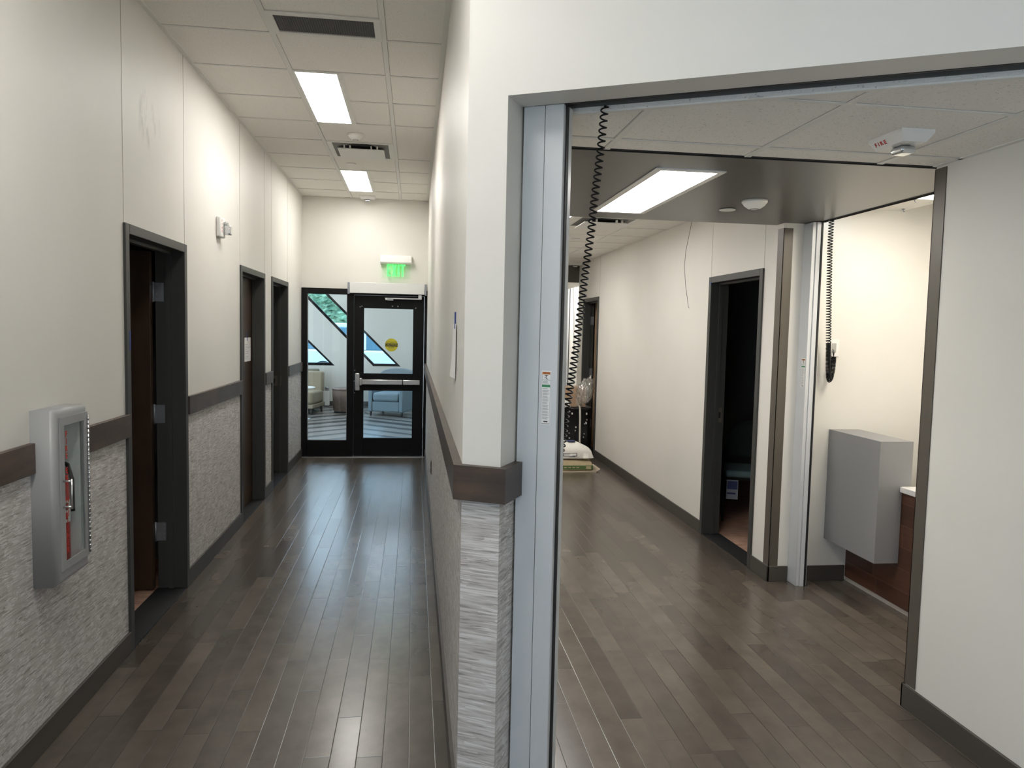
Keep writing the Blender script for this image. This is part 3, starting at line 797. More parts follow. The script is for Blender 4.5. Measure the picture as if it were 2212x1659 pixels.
# caution sticker
t = thing('caution_sticker', 'round yellow caution sticker on the upper glass of the exit door', 'sticker', (-0.288, 9.888, 1.462))
b = B(); b.lathe([(0.0, 0.0), (0.084, 0.0), (0.084, 0.001), (0.0, 0.001)], (-0.288, 9.8895, 1.462), 40, 0, RX, False); obj('disc', b, M_YELLOW, t)
b = B(); b.box(-0.370, -0.206, 9.8872, 9.8878, 1.442, 1.482); b.text('AUTOMATIC', 0.026, Matrix.Translation((-0.288, 9.887, 1.497)) @ RX, 0, 0.0004)
b.text('DOOR', 0.026, Matrix.Translation((-0.288, 9.887, 1.428)) @ RX, 0, 0.0004); obj('black_print', b, M_INK, t)
b = B(); b.text('CAUTION', 0.036, Matrix.Translation((-0.288, 9.8866, 1.462)) @ RX, 0, 0.0004); obj('lettering', b, M_YELLOW, t)

# ================================================================== CEILING FITTINGS
def panel_light(name, label, x0, x1, y0, y1, z, fl=0.025, lamp=None, grp='ceiling light panels'):
    t = thing(name, label, 'ceiling light', ((x0 + x1) / 2, (y0 + y1) / 2, z), 0, grp)
    b = B(); zt = z + 0.05
    for a in ((x0, x0 + fl, y0, y1), (x1 - fl, x1, y0, y1), (x0 + fl, x1 - fl, y0, y0 + fl), (x0 + fl, x1 - fl, y1 - fl, y1)):
        b.box(a[0], a[1], a[2], a[3], z - 0.006, z - 0.0005)
    obj('frame', b, M_WHITEM, t)
    b = B(); b.box(x0 + fl, x1 - fl, y0 + fl, y1 - fl, z - 0.004, z - 0.001); obj('diffuser', b, lamp or M_LAMP, t)
    return t
GL = 'ceiling light panels'
panel_light('ceiling_light', 'larger bright ceiling light panel, nearer one in the left corridor', LX0, LX1, 5.108, 6.325, ZC - 0.001, 0.016)
panel_light('ceiling_light', 'smaller bright ceiling light panel close to the end wall of the left corridor', LX0, LX1, 8.165, 9.381, ZC - 0.001, 0.016)
panel_light('ceiling_light', 'slanting bright light panel set in the dark grey soffit', *SLX, *SLY, ZN - 0.001, 0.032)
panel_light('ceiling_light', 'light panel in the right hall ceiling, just showing behind the metal track', 1.06, 1.375, 5.96, 7.14, ZF - 0.001, 0.016)
panel_light('ceiling_light', 'unseen light panel added to brighten the right hall, behind the partition', 1.06, 1.375, 8.41, 9.62, ZF - 0.001, 0.016)  # hidden panel added so the hall wall gets more light
panel_light('ceiling_light', 'light panel in the alcove ceiling above the counter', 2.80, 3.20, 3.12, 4.35, 2.552, 0.02, M_LAMPW)
panel_light('ceiling_light', 'light panel at the far end of the right hall', 2.80, 3.15, 11.4, 12.5, 2.552, 0.02)
for k, (x, y) in enumerate(((-0.65, 1.9), (-0.65, -1.2), (3.3, -1.6), (3.3, -4.6))):  # out-of-view panels added to light the foreground
    panel_light('ceiling_light', ['unseen fill panel added over the near corridor', 'unseen fill panel added over the corridor behind the viewpoint', 'unseen fill panel added in the lobby', 'unseen fill panel added near the lobby window'][k], x - 0.15, x + 0.15, y - 0.6, y + 0.6, ZC - 0.001, 0.016)

t = thing('return_grille', 'dark mesh return air grille in white frame at the top of the left corridor ceiling', 'air grille', (-0.5, 4.33, ZC))
b = B(); gx0, gx1, gy0, gy1 = -0.797, -0.203, 4.185, 4.482
for a in ((gx0, gx0 + 0.034, gy0, gy1), (gx1 - 0.034, gx1, gy0, gy1), (gx0 + 0.034, gx1 - 0.034, gy0, gy0 + 0.034), (gx0 + 0.034, gx1 - 0.034, gy1 - 0.034, gy1)):
    b.box(a[0], a[1], a[2], a[3], ZC - 0.010, ZC - 0.002)
obj('frame', b, M_GRID, t)
b = B(); b.box(gx0 + 0.034, gx1 - 0.034, gy0 + 0.034, gy1 - 0.034, ZC - 0.003, ZC - 0.001)
for k in range(1, 40): x = gx0 + 0.034 + (gx1 - gx0 - 0.068) * k / 40; b.box(x - 0.0016, x + 0.0016, gy0 + 0.034, gy1 - 0.034, ZC - 0.006, ZC - 0.003, 1)
for k in range(1, 18): y = gy0 + 0.034 + (gy1 - gy0 - 0.068) * k / 18; b.box(gx0 + 0.034, gx1 - 0.034, y - 0.0016, y + 0.0016, ZC - 0.006, ZC - 0.003, 1)
obj('mesh_panel', b, [mat('mesh_back', (0.03, 0.03, 0.03), 0.8), mat('mesh_wire', (0.13, 0.13, 0.125), 0.5)], t)

def diffuser(label, x0, x1, y0, y1, z):
    t = thing('air_diffuser', label, 'air diffuser', ((x0 + x1) / 2, (y0 + y1) / 2, z), 0, 'plaque air diffusers')
    b = B(); w_ = 0.045
    for a in ((x0, x0 + w_, y0, y1), (x1 - w_, x1, y0, y1), (x0 + w_, x1 - w_, y0, y0 + 0.02), (x0 + w_, x1 - w_, y1 - 0.02, y1)):
        b.box(a[0], a[1], a[2], a[3], z - 0.006, z - 0.001)
    obj('frame', b, M_WHITEM, t)
    b = B(); b.box(x0 + w_, x1 - w_, y0 + 0.02, y1 - 0.02, z - 0.003, z - 0.0012)
    b.lathe([(0.0, 0.0), (0.13, 0.0), (0.13, 0.0012), (0.0, 0.0012)], ((x0 + x1) / 2, y0 + 0.15, z - 0.0045), 28, 1)
    obj('throat', b, [mat('throat_grey', (0.16, 0.155, 0.145), 0.6), M_SEAL], t)
    b = B(); b.box(x0 + 0.085, x1 - 0.085, y0 + 0.13, y1 - 0.045, z - 0.032, z - 0.024, 0, 0.002, 1)
    obj('plaque', b, M_WHITEM, t)
    for sx in (0.25, 0.34, 0.66, 0.75):
        b = B(); x = x0 + (x1 - x0) * sx; b.box(x - 0.006, x + 0.006, y0 + 0.10, y0 + 0.14, z - 0.026, z - 0.003); obj('bracket', b, M_GRID, t)
diffuser('square white plaque air diffuser in the left corridor ceiling', -0.793, -0.205, 6.952, 7.540, ZC)
diffuser('white air diffuser in the right hall ceiling beside its light panel', 1.42, 1.995, 6.56, 7.15, ZF)

def detector(label, x, y, z, r):
    t = thing('smoke_detector', label, 'smoke detector', (x, y, z), 0, 'smoke detectors')
    b = B(); b.lathe([(0.0, -0.018), (r * 0.95, -0.018), (r, -0.012), (r, -0.0005), (0.0, -0.0005)], (x, y, z), 36); obj('base', b, M_WHITE, t)
    b = B(); b.lathe([(r * 0.9, -0.0181), (r * 0.82, -0.030), (r * 0.5, -0.046), (r * 0.3, -0.050), (0.0, -0.050)], (x, y, z), 36); obj('cover', b, M_WHITE, t)
    b = B()
    for k in range(14):
        a = 2 * PI * k / 14
        b.box(-0.004, 0.004, r * 0.30, r * 0.36, -0.0515, -0.047, 0, 0, 1, Matrix.Translation((x, y, z)) @ Matrix.Rotation(a, 4, 'Z'))
    obj('vents', b, M_INKG, t)
detector('white dome smoke detector before the air diffuser in the left corridor', -0.515, 6.665, ZC, 0.066)
detector('white dome smoke detector on the dark grey soffit', 1.878, 4.048, ZN, 0.070)
def plate(label, x, y, z, r):
    b = B(); b.lathe([(0.0, -0.008), (r * 0.92, -0.008), (r, -0.006), (r, -0.003), (r * 0.5, -0.003), (r * 0.5, -0.0005), (0, -0.0005)], (0, 0, 0), 32)
    o = obj('sprinkler_cover_plate', b, M_WHITE); o.location = (x, y, z); tag(o, label, 'cover plate', 'sprinkler cover plates')
plate('flat white sprinkler cover disc between the air diffuser and far light in the left corridor', -0.650, 7.85, ZC, 0.052)
plate('flat white sprinkler cover disc on the dark grey soffit', 1.856, 4.367, ZN, 0.048)
plate('flat white sprinkler cover disc on the right hall ceiling', 1.74, 8.13, ZF, 0.052)

# strobes
def ceiling_strobe(label, x, y, z, rz, L=0.20, W=0.13, word=True):
    t = thing('fire_strobe', label, 'fire alarm strobe', (x, y, z), rz, 'fire alarm strobes')
    T = FRAMES[t.name]
    b = B(); b.prism([(-L / 2, -W / 2), (L / 2, -W / 2), (L / 2, W / 2), (-L / 2, W / 2)], -0.012, -0.0005)
    tp = []; bm = b.bm
    lo = [(-L / 2 + 0.018, -W / 2 + 0.02), (L / 2 - 0.018, -W / 2 + 0.02), (L / 2 - 0.018, W / 2 - 0.02), (-L / 2 + 0.018, W / 2 - 0.02)]
    up = [(-L / 2, -W / 2), (L / 2, -W / 2), (L / 2, W / 2), (-L / 2, W / 2)]
    A_ = [bm.verts.new((p[0], p[1], -0.012)) for p in up]; Bv = [bm.verts.new((p[0], p[1], -0.042)) for p in lo]
    for i in range(4): bm.faces.new((A_[i], Bv[i], Bv[(i + 1) % 4], A_[(i + 1) % 4]))
    bm.faces.new(Bv); bmesh.ops.recalc_face_normals(bm, faces=bm.faces)
    body = obj('housing', b, M_WHITE, t, world=False)
    b = B(); b.box(-0.035, 0.035, -0.020, 0.044, -0.070, -0.0425, 0, 0.012, 3); obj('lens', b, M_LENS, t, world=False)
    if word:
        b = B(); n_ = Vector((0, -0.030, 0.020)).normalized()
        Mx = Matrix.Translation((-0.045, -W / 2 + 0.0085, -0.027)) @ Matrix.Rotation(math.radians(180 - 56.3), 4, 'X') @ Matrix.Rotation(PI, 4, 'Z') @ Matrix.Rotation(PI, 4, 'Z')
        b.text('F I R E', 0.022, Matrix.Translation((-0.035, -W / 2 + 0.0085, -0.0262)) @ Matrix.Rotation(PI / 2 + math.atan2(0.02, 0.03), 4, 'X'), 0, 0.0004, 1.15, 0.0006)
        obj('lettering', b, M_REDTXT, t, world=False)
    return t
ceiling_strobe('white fire alarm strobe with red lettering on the low tiled ceiling by the right wall', 1.785, 2.640, ZN, math.radians(-90))
ceiling_strobe('small white fire alarm strobe on the ceiling at the end wall above the exit sign', -0.595, 9.72, ZC, 0, 0.20, 0.13, False)
ceiling_strobe('white fire alarm strobe on the far right hall ceiling before the dark fascia', 2.33, 10.90, ZF, 0, 0.20, 0.13, False)
t = thing('fire_strobe', 'white fire alarm strobe with lettering high on the left wall', 'fire alarm strobe', (XL, 5.77, 2.385), 0, 'fire alarm strobes')
b = B(); b.box(XL + 0.0005, XL + 0.035, 5.700, 5.835, 2.312, 2.458, 0, 0.010, 3); obj('housing', b, M_WHITE, t)
b = B(); b.box(XL + 0.0352, XL + 0.085, 5.775, 5.832, 2.335, 2.405, 0, 0.010, 2); b.box(XL + 0.035, XL + 0.06, 5.78, 5.828, 2.405, 2.43, 0, 0.005, 1); obj('lens', b, M_LENS, t)
b = B()
for k, ch in enumerate('FIRE'):
    b.text(ch, 0.024, Matrix.Translation((XL + 0.0355, 5.735, 2.430 - k * 0.025)) @ Matrix.Rotation(PI / 2, 4, 'Z') @ RX, 0, 0.0005)
obj('lettering', b, M_REDTXT, t)

# ================================================================== FIRE EXTINGUISHER CABINET
cy0, cy1, cz0, cz1 = CAB
XF = XL + 0.089
t = thing('extinguisher_cabinet', 'silver extinguisher cabinet with glass door set in the left wall', 'cabinet', (XL, (cy0 + cy1) / 2, cz0))
b = B(); bm = b.bm
# rolled-edge trim: outer shell profile swept round the rectangle
def rect(o, x): return [(x, cy0 + o, cz0 + o), (x, cy1 - o, cz0 + o), (x, cy1 - o, cz1 - o), (x, cy0 + o, cz1 - o)]
prof = [(0.0, XL + 0.0005), (0.0, XF - 0.022)]
for k in range(1, 6):
    a_ = PI / 2 * k / 5; prof.append((0.022 - 0.022 * math.cos(a_), XF - 0.022 + 0.022 * math.sin(a_)))
prof += [(0.046, XF), (0.046, XF - 0.012)]
rings = [[bm.verts.new(p) for p in rect(o_, x_)] for o_, x_ in prof]
for r0, r1 in zip(rings, rings[1:]):
    for i in range(4):
        f = bm.faces.new((r0[i], r0[(i + 1) % 4], r1[(i + 1) % 4], r1[i])); f.smooth = True
bmesh.ops.recalc_face_normals(bm, faces=bm.faces)
obj('trim_body', b, M_SILVER, t)
b = B(); q = 0.046
b.box(XL - 0.060, XL - 0.055, cy0 + q, cy1 - q, cz0 + q, cz1 - q)
b.box(XL - 0.060, XF - 0.012, cy0 + q - 0.004, cy0 + q, cz0 + q, cz1 - q); b.box(XL - 0.060, XF - 0.012, cy1 - q, cy1 - q + 0.004, cz0 + q, cz1 - q)
b.box(XL - 0.060, XF - 0.012, cy0 + q, cy1 - q, cz0 + q - 0.004, cz0 + q); b.box(XL - 0.060, XF - 0.012, cy0 + q, cy1 - q, cz1 - q, cz1 - q + 0.004)
obj('tub', b, mat('tub_white', (0.78, 0.78, 0.78), 0.5), t)
b = B(); dy0, dy1, dz0, dz1 = cy0 + 0.030, cy1 - 0.014, cz0 + 0.052, cz1 - 0.030
ww = 0.032
for a_ in ((dy0, dy1, dz0, dz0 + ww), (dy0, dy1, dz1 - ww, dz1), (dy0, dy0 + ww, dz0 + ww, dz1 - ww), (dy1 - ww, dy1, dz0 + ww, dz1 - ww)):
    b.box(XF + 0.0005, XF + 0.006, *a_)
dr = obj('cabinet_door', b, M_SILVER, t)
b = B(); b.box(XF + 0.001, XF + 0.004, dy0 + ww, dy1 - ww, dz0 + ww, dz1 - ww); obj('pane', b, M_GLASS, dr)
b = B(); b.tube([(XF + 0.010, dy1 - 0.004, dz0 + 0.01), (XF + 0.010, dy1 - 0.004, dz1 - 0.01)], 0.0035, 8)
for k in range(30): z = dz0 + 0.015 + k * (dz1 - dz0 - 0.03) / 30; b.tube([(XF + 0.010, dy1 - 0.004, z), (XF + 0.010, dy1 - 0.004, z + 0.009)], 0.0045, 6)
obj('hinge', b, M_STEEL, dr)
b = B(); hy = dy0 + 0.016
b.tube([(XF + 0.006, hy, 1.068), (XF + 0.038, hy, 1.068)], 0.0042, 8); b.tube([(XF + 0.006, hy, 0.968), (XF + 0.038, hy, 0.968)], 0.0042, 8); b.tube([(XF + 0.036, hy, 0.960), (XF + 0.036, hy, 1.076)], 0.0042, 8)
obj('handle', b, M_STEEL, dr)
for k, ch in enumerate('FIRE EXTINGUISHER'):
    if k in (0, 5): b = B()
    if ch == ' ': obj('lettering', b, M_REDTXT, dr)
    else: b.text(ch, 0.032, Matrix.Translation((XF + 0.0046, dy0 + ww + 0.019, 1.245 - k * 0.0285)) @ Matrix.Rotation(PI / 2, 4, 'Z') @ RX, 0, 0.0003, 1.0, 0.0008)
obj('lettering', b, M_REDTXT, dr)
ex, ey, ez = XL + 0.005, 3.183, cz0 + q
t = thing('fire_extinguisher', 'red fire extinguisher standing inside the silver wall cabinet', 'fire extinguisher', (ex, ey, ez))
b = B(); b.lathe([(0.0, 0.0), (0.048, 0.0), (0.050, 0.006), (0.050, 0.30), (0.046, 0.335), (0.030, 0.360), (0.016, 0.370), (0.016, 0.385), (0.0, 0.385)], (ex, ey, ez), 28); tk = obj('tank', b, M_RED, t)
b = B(); b.lathe([(0.0506, 0.165), (0.0506, 0.255)], (ex, ey, ez), 28)
b.box(0.0495, 0.0515, -0.018, 0.018, 0.215, 0.245, 1, 0, 1, Matrix.Translation((ex, ey, ez)) @ Matrix.Rotation(-0.6, 4, 'Z')); b.box(0.0495, 0.0515, -0.012, 0.016, 0.178, 0.205, 2, 0, 1, Matrix.Translation((ex, ey, ez)) @ Matrix.Rotation(-0.6, 4, 'Z'))
obj('instruction_label', b, [M_PAPER, M_INK, M_REDTXT], tk)
b = B(); b.lathe([(0.018, 0.385), (0.020, 0.395), (0.020, 0.425), (0.0, 0.425)], (ex, ey, ez), 16); b.box(-0.012, 0.012, -0.075, 0.02, 0.425, 0.437, 0, 0.003, 1, Matrix.Translation((ex, ey, ez))); b.box(-0.010, 0.010, -0.085, 0.01, 0.455, 0.467, 0, 0.003, 1, Matrix.Translation((ex, ey, ez)) @ Matrix.Rotation(0.12, 4, 'X'))
obj('valve_lever', b, M_HINGE, t)
b = B(); b.tube([(ex, ey + 0.02, ez + 0.41), (ex + 0.03, ey + 0.040, ez + 0.39), (ex + 0.048, ey + 0.036, ez + 0.33), (ex + 0.050, ey + 0.034, ez + 0.20)], 0.008, 8); obj('hose', b, M_CORD, t)
b = B(); b.lathe([(0.0, 0.004), (0.016, 0.004), (0.017, 0.0), (0.0, 0.0)], (ex + 0.02, ey - 0.004, ez + 0.41), 18, 0, Matrix.Rotation(PI / 2, 4, 'Y')); obj('gauge', b, M_STEEL, t)

# ================================================================== ROLLING / FOLDING DOOR TRACKS
TS = Matrix.Translation((AX, AY, 0)) @ Matrix.Rotation(ANG, 4, 'Z')
t = thing('door_track', 'tall silver metal door track at the slanted end of the partition', 'door track', (*SL(0.08, 0.16), 0), 0, 'folding door tracks')
b = B(); slbox(b, 0.008, 0.0815, 0.131, 0.21, 0.0, 2.430, 0); obj('side_channel', b, M_TRACK, t)
b = B(); slbox(b, 0.0835, 0.148, 0.128, 0.150, 0.0, 2.430, 0, 0.002); slbox(b, 0.0835, 0.148, 0.150, 0.21, 0.0, 2.430, 0)
obj('guide_channel', b, M_TRACK, t)
b = B(); slbox(b, 0.1482, 0.1530, 0.150, 0.172, 0.0, 2.428); obj('seal', b, M_SEAL, t)
b = B(); slbox(b, 0.1482, 0.1545, 0.174, 0.205, 0.0, 2.430, 0); obj('back_flange', b, M_TRACK, t)
def track2(y, label):
    t = thing('door_track', label, 'door track', (2.61, y, 0), 0, 'folding door tracks')
    b = B(); b.box(2.578, 2.603, y - 0.115, y - 0.001, 0.0, 2.434, 0, 0.002, 1); obj('side_channel', b, M_TRACK, t)
    b = B(); b.box(2.604, 2.634, y - 0.122, y - 0.001, 0.0, 2.434, 0, 0.002, 1); obj('guide_channel', b, M_TRACK, t)
    b = B(); b.box(2.635, 2.646, y - 0.126, y - 0.001, 0.0, 2.434); obj('seal', b, M_SEAL, t)
    b = B(); b.box(2.647, 2.653, y - 0.118, y - 0.001, 0.0, 2.434); obj('back_flange', b, M_TRACK, t)
track2(YS, 'silver metal door track between the corner guard and the bright alcove')
track2(12.80, 'silver door track at the far end of the right hall')

def warning_label(label, Mx, W, H):
    """flat label; local x = width, y = height, z = outward."""
    t = thing('warning_label', label, 'warning label', tuple(Mx.translation), 0, 'warning labels')
    b = B(); b.box(-W / 2, W / 2, -H / 2, H / 2, 0.0002, 0.0008); obj('sheet', b.moved(Mx), M_PAPER, t)
    b = B(); b.box(-W * .42, W * .42, H * .43, H * .475, 0.0008, 0.0012); obj('orange_band', b.moved(Mx), M_ORANGE, t)
    b = B(); b.box(-W * .42, W * .42, H * .195, H * .24, 0.0008, 0.0012); obj('green_band', b.moved(Mx), M_GREENP, t)
    b = B()
    if W > 0.03:
        b.text('WARNING', W * 0.13, Matrix.Translation((W * .04, H * .453, 0.0013)), 0, 0.0002)
    # falling-door pictogram
    b.box(-W * .18, W * .18, H * .405, H * .418, 0.0008, 0.0012)
    b.lathe([(0, 0), (W * .05, 0), (W * .05, 0.0004), (0, 0.0004)], (-W * .02, H * .398, 0.0008), 12)
    for p, q_ in (((-.02, .39), (.06, .355)), ((.0, .385), (-.16, .372)), ((.06, .355), (.18, .335)), ((.05, .36), (-.06, .345)), ((-.16, .372), (-.12, .36))):
        b.tube([(p[0] * W, p[1] * H, 0.001), (q_[0] * W, q_[1] * H, 0.001)], W * .025, 6)
    b.box(-W * .2, W * .22, -H * .452, -H * .43, 0.0008, 0.0012)
    # outline
    for a_ in ((-W * .44, -W * .425, -H * .48, H * .43), (W * .425, W * .44, -H * .48, H * .43), (-W * .44, W * .44, -H * .485, -H * .478), (-W * .44, W * .44, H * .325, H * .329)):
        b.box(*a_, 0.0008, 0.0011)
    obj('black_print', b.moved(Mx), M_INK, t)
    b = B(); y = H * .31; k = 0
    while y > -H * .40:
        if not (H * .185 < y < H * .25):
            b.box(-W * .36, W * random.uniform(.12, .36), y - H * .0042, y + H * .0010, 0.0008, 0.0011)
        k += 1; y -= H * (.0115 if k % 4 else .021)
    obj('fine_print', b.moved(Mx), M_INKG, t)
Mx = TS @ Matrix.Translation((0.1105, 0.128, 1.458)) @ RX
warning_label('tall white warning label with orange and green bands on the front metal track', Mx, 0.034, 0.184)
Mx = Matrix.Translation((2.578, 4.710, 1.443)) @ Matrix.Rotation(-PI / 2, 4, 'Z') @ RX
warning_label('narrow warning label on the metal track beside the alcove', Mx, 0.05, 0.196)

# ------------------------------------------------------------------ coiled cords
def coil(path, r_coil, turns, r_wire, seg=12, wire_seg=6, tight=None):
    pts = [Vector(p) for p in path]
    d_ = [0.0]
    for a_, b_ in zip(pts, pts[1:]): d_.append(d_[-1] + (b_ - a_).length)
    Ltot = d_[-1]
    def at(s):
        s = max(0, min(Ltot, s)); i = 0
        while i < len(d_) - 2 and d_[i + 1] < s: i += 1
        k = (s - d_[i]) / (d_[i + 1] - d_[i]); p = pts[i].lerp(pts[i + 1], k)
        return p
    def tan(s): return (at(s + 0.02) - at(s - 0.02)).normalized()
    n = int(turns * seg); out = []; up = Vector((0, 1, 0))
    for i in range(n + 1):
        f = i / n; g = tight(f) if tight else f
        s = g * Ltot; t_ = tan(s)
        u = (up - t_ * up.dot(t_)).normalized(); v = t_.cross(u)
        a_ = 2 * PI * i / seg
        out.append(at(s) + (u * math.cos(a_) + v * math.sin(a_)) * r_coil)
    b = B(); b.tube(out, r_wire, wire_seg); return b
main = [(0.259, 2.445), (0.254, 2.372), (0.249, 2.299), (0.240, 2.212), (0.231, 2.120), (0.224, 2.028), (0.213, 1.934), (0.201, 1.820), (0.183, 1.634), (0.167, 1.505), (0.156, 1.429), (0.147, 1.341), (0.142, 1.294), (0.130, 1.225), (0.115, 1.12), (0.105, 1.00), (0.100, 0.90)]
pth = [(*SL(a_, 0.232), z) for a_, z in main]
t = thing('coiled_cord', 'long black coiled cord hanging from the slanted header down behind the front metal track', 'coiled cord', pth[0], 0, 'coiled cords')
tf = lambda f: 1 - (1 - f) ** 1.0 if f < 0 else f * (1.22 - 0.22 * f)
obj('coil', coil(pth, 0.0120, 84, 0.0029, 12, 6, tf), M_CORD, t)
pth = [(2.647, 4.575, 2.452), (2.66, 4.60, 2.25), (2.70, 4.65, 1.95), (2.743, 4.70, 1.64)]
t = thing('coiled_cord', 'black coiled cord hanging in the bright alcove, looped up to the switch plate', 'coiled cord', pth[0], 0, 'coiled cords')
obj('coil', coil(pth, 0.0150, 46, 0.0034, 10, 6), M_CORD, t)
pth2 = [(2.743, 4.70, 1.645), (2.748, 4.703, 1.55), (2.754, 4.706, 1.47), (2.762, 4.71, 1.42), (2.775, 4.72, 1.397), (2.790, 4.728, 1.418), (2.803, 4.735, 1.47), (2.812, 4.745, 1.53), (2.815, 4.752, 1.552)]
b = coil(pth2, 0.0140, 46, 0.0040, 10, 6); obj('tight_loop', b, M_CORD, t)
b = B()
for dx, dz in ((0.0, 0.05), (0.008, 0.045), (-0.045, 0.0), (0.012, 0.03), (-0.004, 0.035)):
    b.tube([(2.815, 4.752, 1.550), (2.815 + dx * 0.6, 4.758, 1.562 + dz * .5), (2.815 + dx, 4.768, 1.556 + dz)], 0.0016, 6)
obj('loose_wires', b, M_CORD, t)
pth = [(2.655, 12.55, 2.55), (2.70, 12.6, 2.0), (2.715, 12.6, 1.35)]
t = thing('coiled_cord', 'thin coiled cord in the bright opening at the far end of the right hall', 'coiled cord', pth[0], 0, 'coiled cords')
obj('coil', coil(pth, 0.009, 60, 0.003, 8, 5), mat('grey_cord', (0.10, 0.10, 0.10), 0.6), t)
# loose wire hanging on the hall wall
pw = [(2.425, 6.46, 2.69), (2.405, 6.47, 2.56), (2.388, 6.49, 2.42), (2.385, 6.50, 2.28), (2.398, 6.49, 2.12), (2.412, 6.47, 2.00), (2.420, 6.46, 1.93), (2.425, 6.452, 1.915)]
b = B(); b.tube(pw, 0.0022, 6)
solo('loose_wire', b, mat('thin_wire', (0.12, 0.11, 0.10), 0.5), 'thin bare wire dangling down the right hall wall left of the doorway', 'wire', loc=pw[0])

# ================================================================== ALCOVE
t = thing('counter', 'red brown plank counter front in the alcove with a white worktop', 'counter', (3.14, 3.9, 0))
b = B(); b.box(2.995, 3.015, 3.03, 4.776, 0.03, 0.745); obj('front_panel', b, M_PANEL, t)
b = B(); b.box(3.0, 3.02, 3.03, 4.776, 0.0, 0.03); obj('toe_strip', b, mat('toe_grey', (0.34, 0.31, 0.28), 0.7), t)
b = B(); b.box(2.972, 3.615, 3.03, 4.206, 0.745, 0.778, 0, 0.002, 1); obj('worktop', b, M_QUARTZ, t)
b = B(); Mz = Matrix(((1, 0, 0, 0), (0, 0, -1, 0), (0, 1, 0, 0), (0, 0, 0, 1)))
b.prism([(2.832, 0.297), (2.991, 0.297), (2.991, 0.7805), (3.050, 0.7805), (3.050, 1.056), (2.832, 1.056)], -4.788, -4.212, 0, Mz)
solo('wall_box', b, M_LAMIN, 'plain grey laminate box fixed to the alcove wall against the counter', 'box', loc=(2.94, 4.5, 0.297))
t = thing('switch_plate', 'white switch plate on the alcove wall above the grey box', 'switch', (2.83, YS, 1.61))
b = B(); b.box(2.790, 2.870, YS - 0.010, YS - 0.0005, 1.553, 1.672, 0, 0.004, 2); obj('plate', b, M_WHITEM, t)
b = B(); b.box(2.815, 2.846, YS - 0.0125, YS - 0.0105, 1.580, 1.645); obj('rocker', b, mat('rocker_grey', (0.40, 0.40, 0.38), 0.4), t)
for k, (x, y) in enumerate(((3.08, 4.38), (3.24, 4.72))):
    b = B(); b.tube([(0, 0, 0), (0, 0, -0.010), (0.004, 0, -0.018), (0.010, 0, -0.016)], 0.003, 6); b.lathe([(0, -0.004), (0.010, -0.004), (0.010, 0), (0, 0)], (0, 0, 0), 12)
    o = obj('ceiling_hook', b, M_HINGE); o.location = (x, y, 2.552); tag(o, ['tiny dark hook on the alcove ceiling beside its light panel', 'tiny dark hook in the back corner of the alcove ceiling'][k], 'hook', 'alcove ceiling hooks')

# outlet and papers on the partition
t = thing('wall_outlet', 'small dark outlet low on the partition in the left corridor', 'outlet', (XP, 6.54, 0.47))
b = B(); b.box(XP - 0.006, XP - 0.0005, 6.505, 6.575, 0.415, 0.53, 0, 0.002, 1); obj('plate', b, M_LEGD, t)
b = B(); b.box(XP - 0.0085, XP - 0.0062, 6.522, 6.558, 0.43, 0.465); b.box(XP - 0.0085, XP - 0.0062, 6.522, 6.558, 0.48, 0.515); obj('socket', b, M_SEAL, t)
b = B()
bm = b.bm; N_ = 8; cols = []
for i in range(N_ + 1):
    y = 2.945 + 0.225 * i / N_; row = []
    for j in range(9):
        z = 1.490 + 0.215 * j / 8; cu = 0.004 + 0.014 * (1 - j / 8) ** 2 * abs(math.sin(2.2 * i / N_)); row.append(bm.verts.new((XP - cu, y, z)))
    cols.append(row)
for i in range(N_):
    for j in range(8): bm.faces.new((cols[i][j], cols[i][j + 1], cols[i + 1][j + 1], cols[i + 1][j])).smooth = True
for k in range(16): z = 1.665 - k * 0.010; b.box(XP - 0.0225, XP - 0.0222, 2.965, 2.965 + 0.001, z, z + 0.002, 1)
b.box(XP - 0.0055, XP - 0.0005, 3.02, 3.05, 1.685, 1.752, 2)
solo('paper_notice', b, [M_PAPER, M_INKG, M_TAPE], 'white printed paper taped to the partition above the chair rail', 'notice', 'paper notices')

# ================================================================== FAR END OF RIGHT HALL
t = thing('trash_bin', 'tall black plastic bin splashed with plaster, standing beside the far doorway', 'bin', (2.16, 10.15, 0))
b = B(); bm = b.bm
def rrect(cx, cy, hx, hy, r, z, n=5):
    out = []
    for qx, qy, a0 in ((1, 1, 0), (-1, 1, PI / 2), (-1, -1, PI), (1, -1, 1.5 * PI)):
        for k in range(n + 1):
            a_ = a0 + PI / 2 * k / n; out.append(bm.verts.new((cx + qx * (hx - r) + r * math.cos(a_), cy + qy * (hy - r) + r * math.sin(a_), z)))
    return out
def loft(b, secs, mi=0):
    for a_, c_ in zip(secs, secs[1:]):
        n = len(a_)
        for i in range(n): f = b.bm.faces.new((a_[i], a_[(i + 1) % n], c_[(i + 1) % n], c_[i])); f.smooth = True; f.material_index = mi
loft_secs = [rrect(2.16, 10.15, 0.245, 0.19, 0.06, 0.0), rrect(2.16, 10.15, 0.250, 0.20, 0.06, 0.30), rrect(2.16, 10.15, 0.252, 0.21, 0.06, 0.63), rrect(2.16, 10.15, 0.262, 0.22, 0.06, 0.63), rrect(2.16, 10.15, 0.262, 0.22, 0.06, 0.66), rrect(2.16, 10.15, 0.245, 0.203, 0.05, 0.66), rrect(2.16, 10.15, 0.235, 0.19, 0.05, 0.60)]
loft(b, loft_secs); bm.faces.new(loft_secs[0][::-1]); bm.faces.new(loft_secs[-1])
body = obj('body', b, M_BIN, t)
b = B()
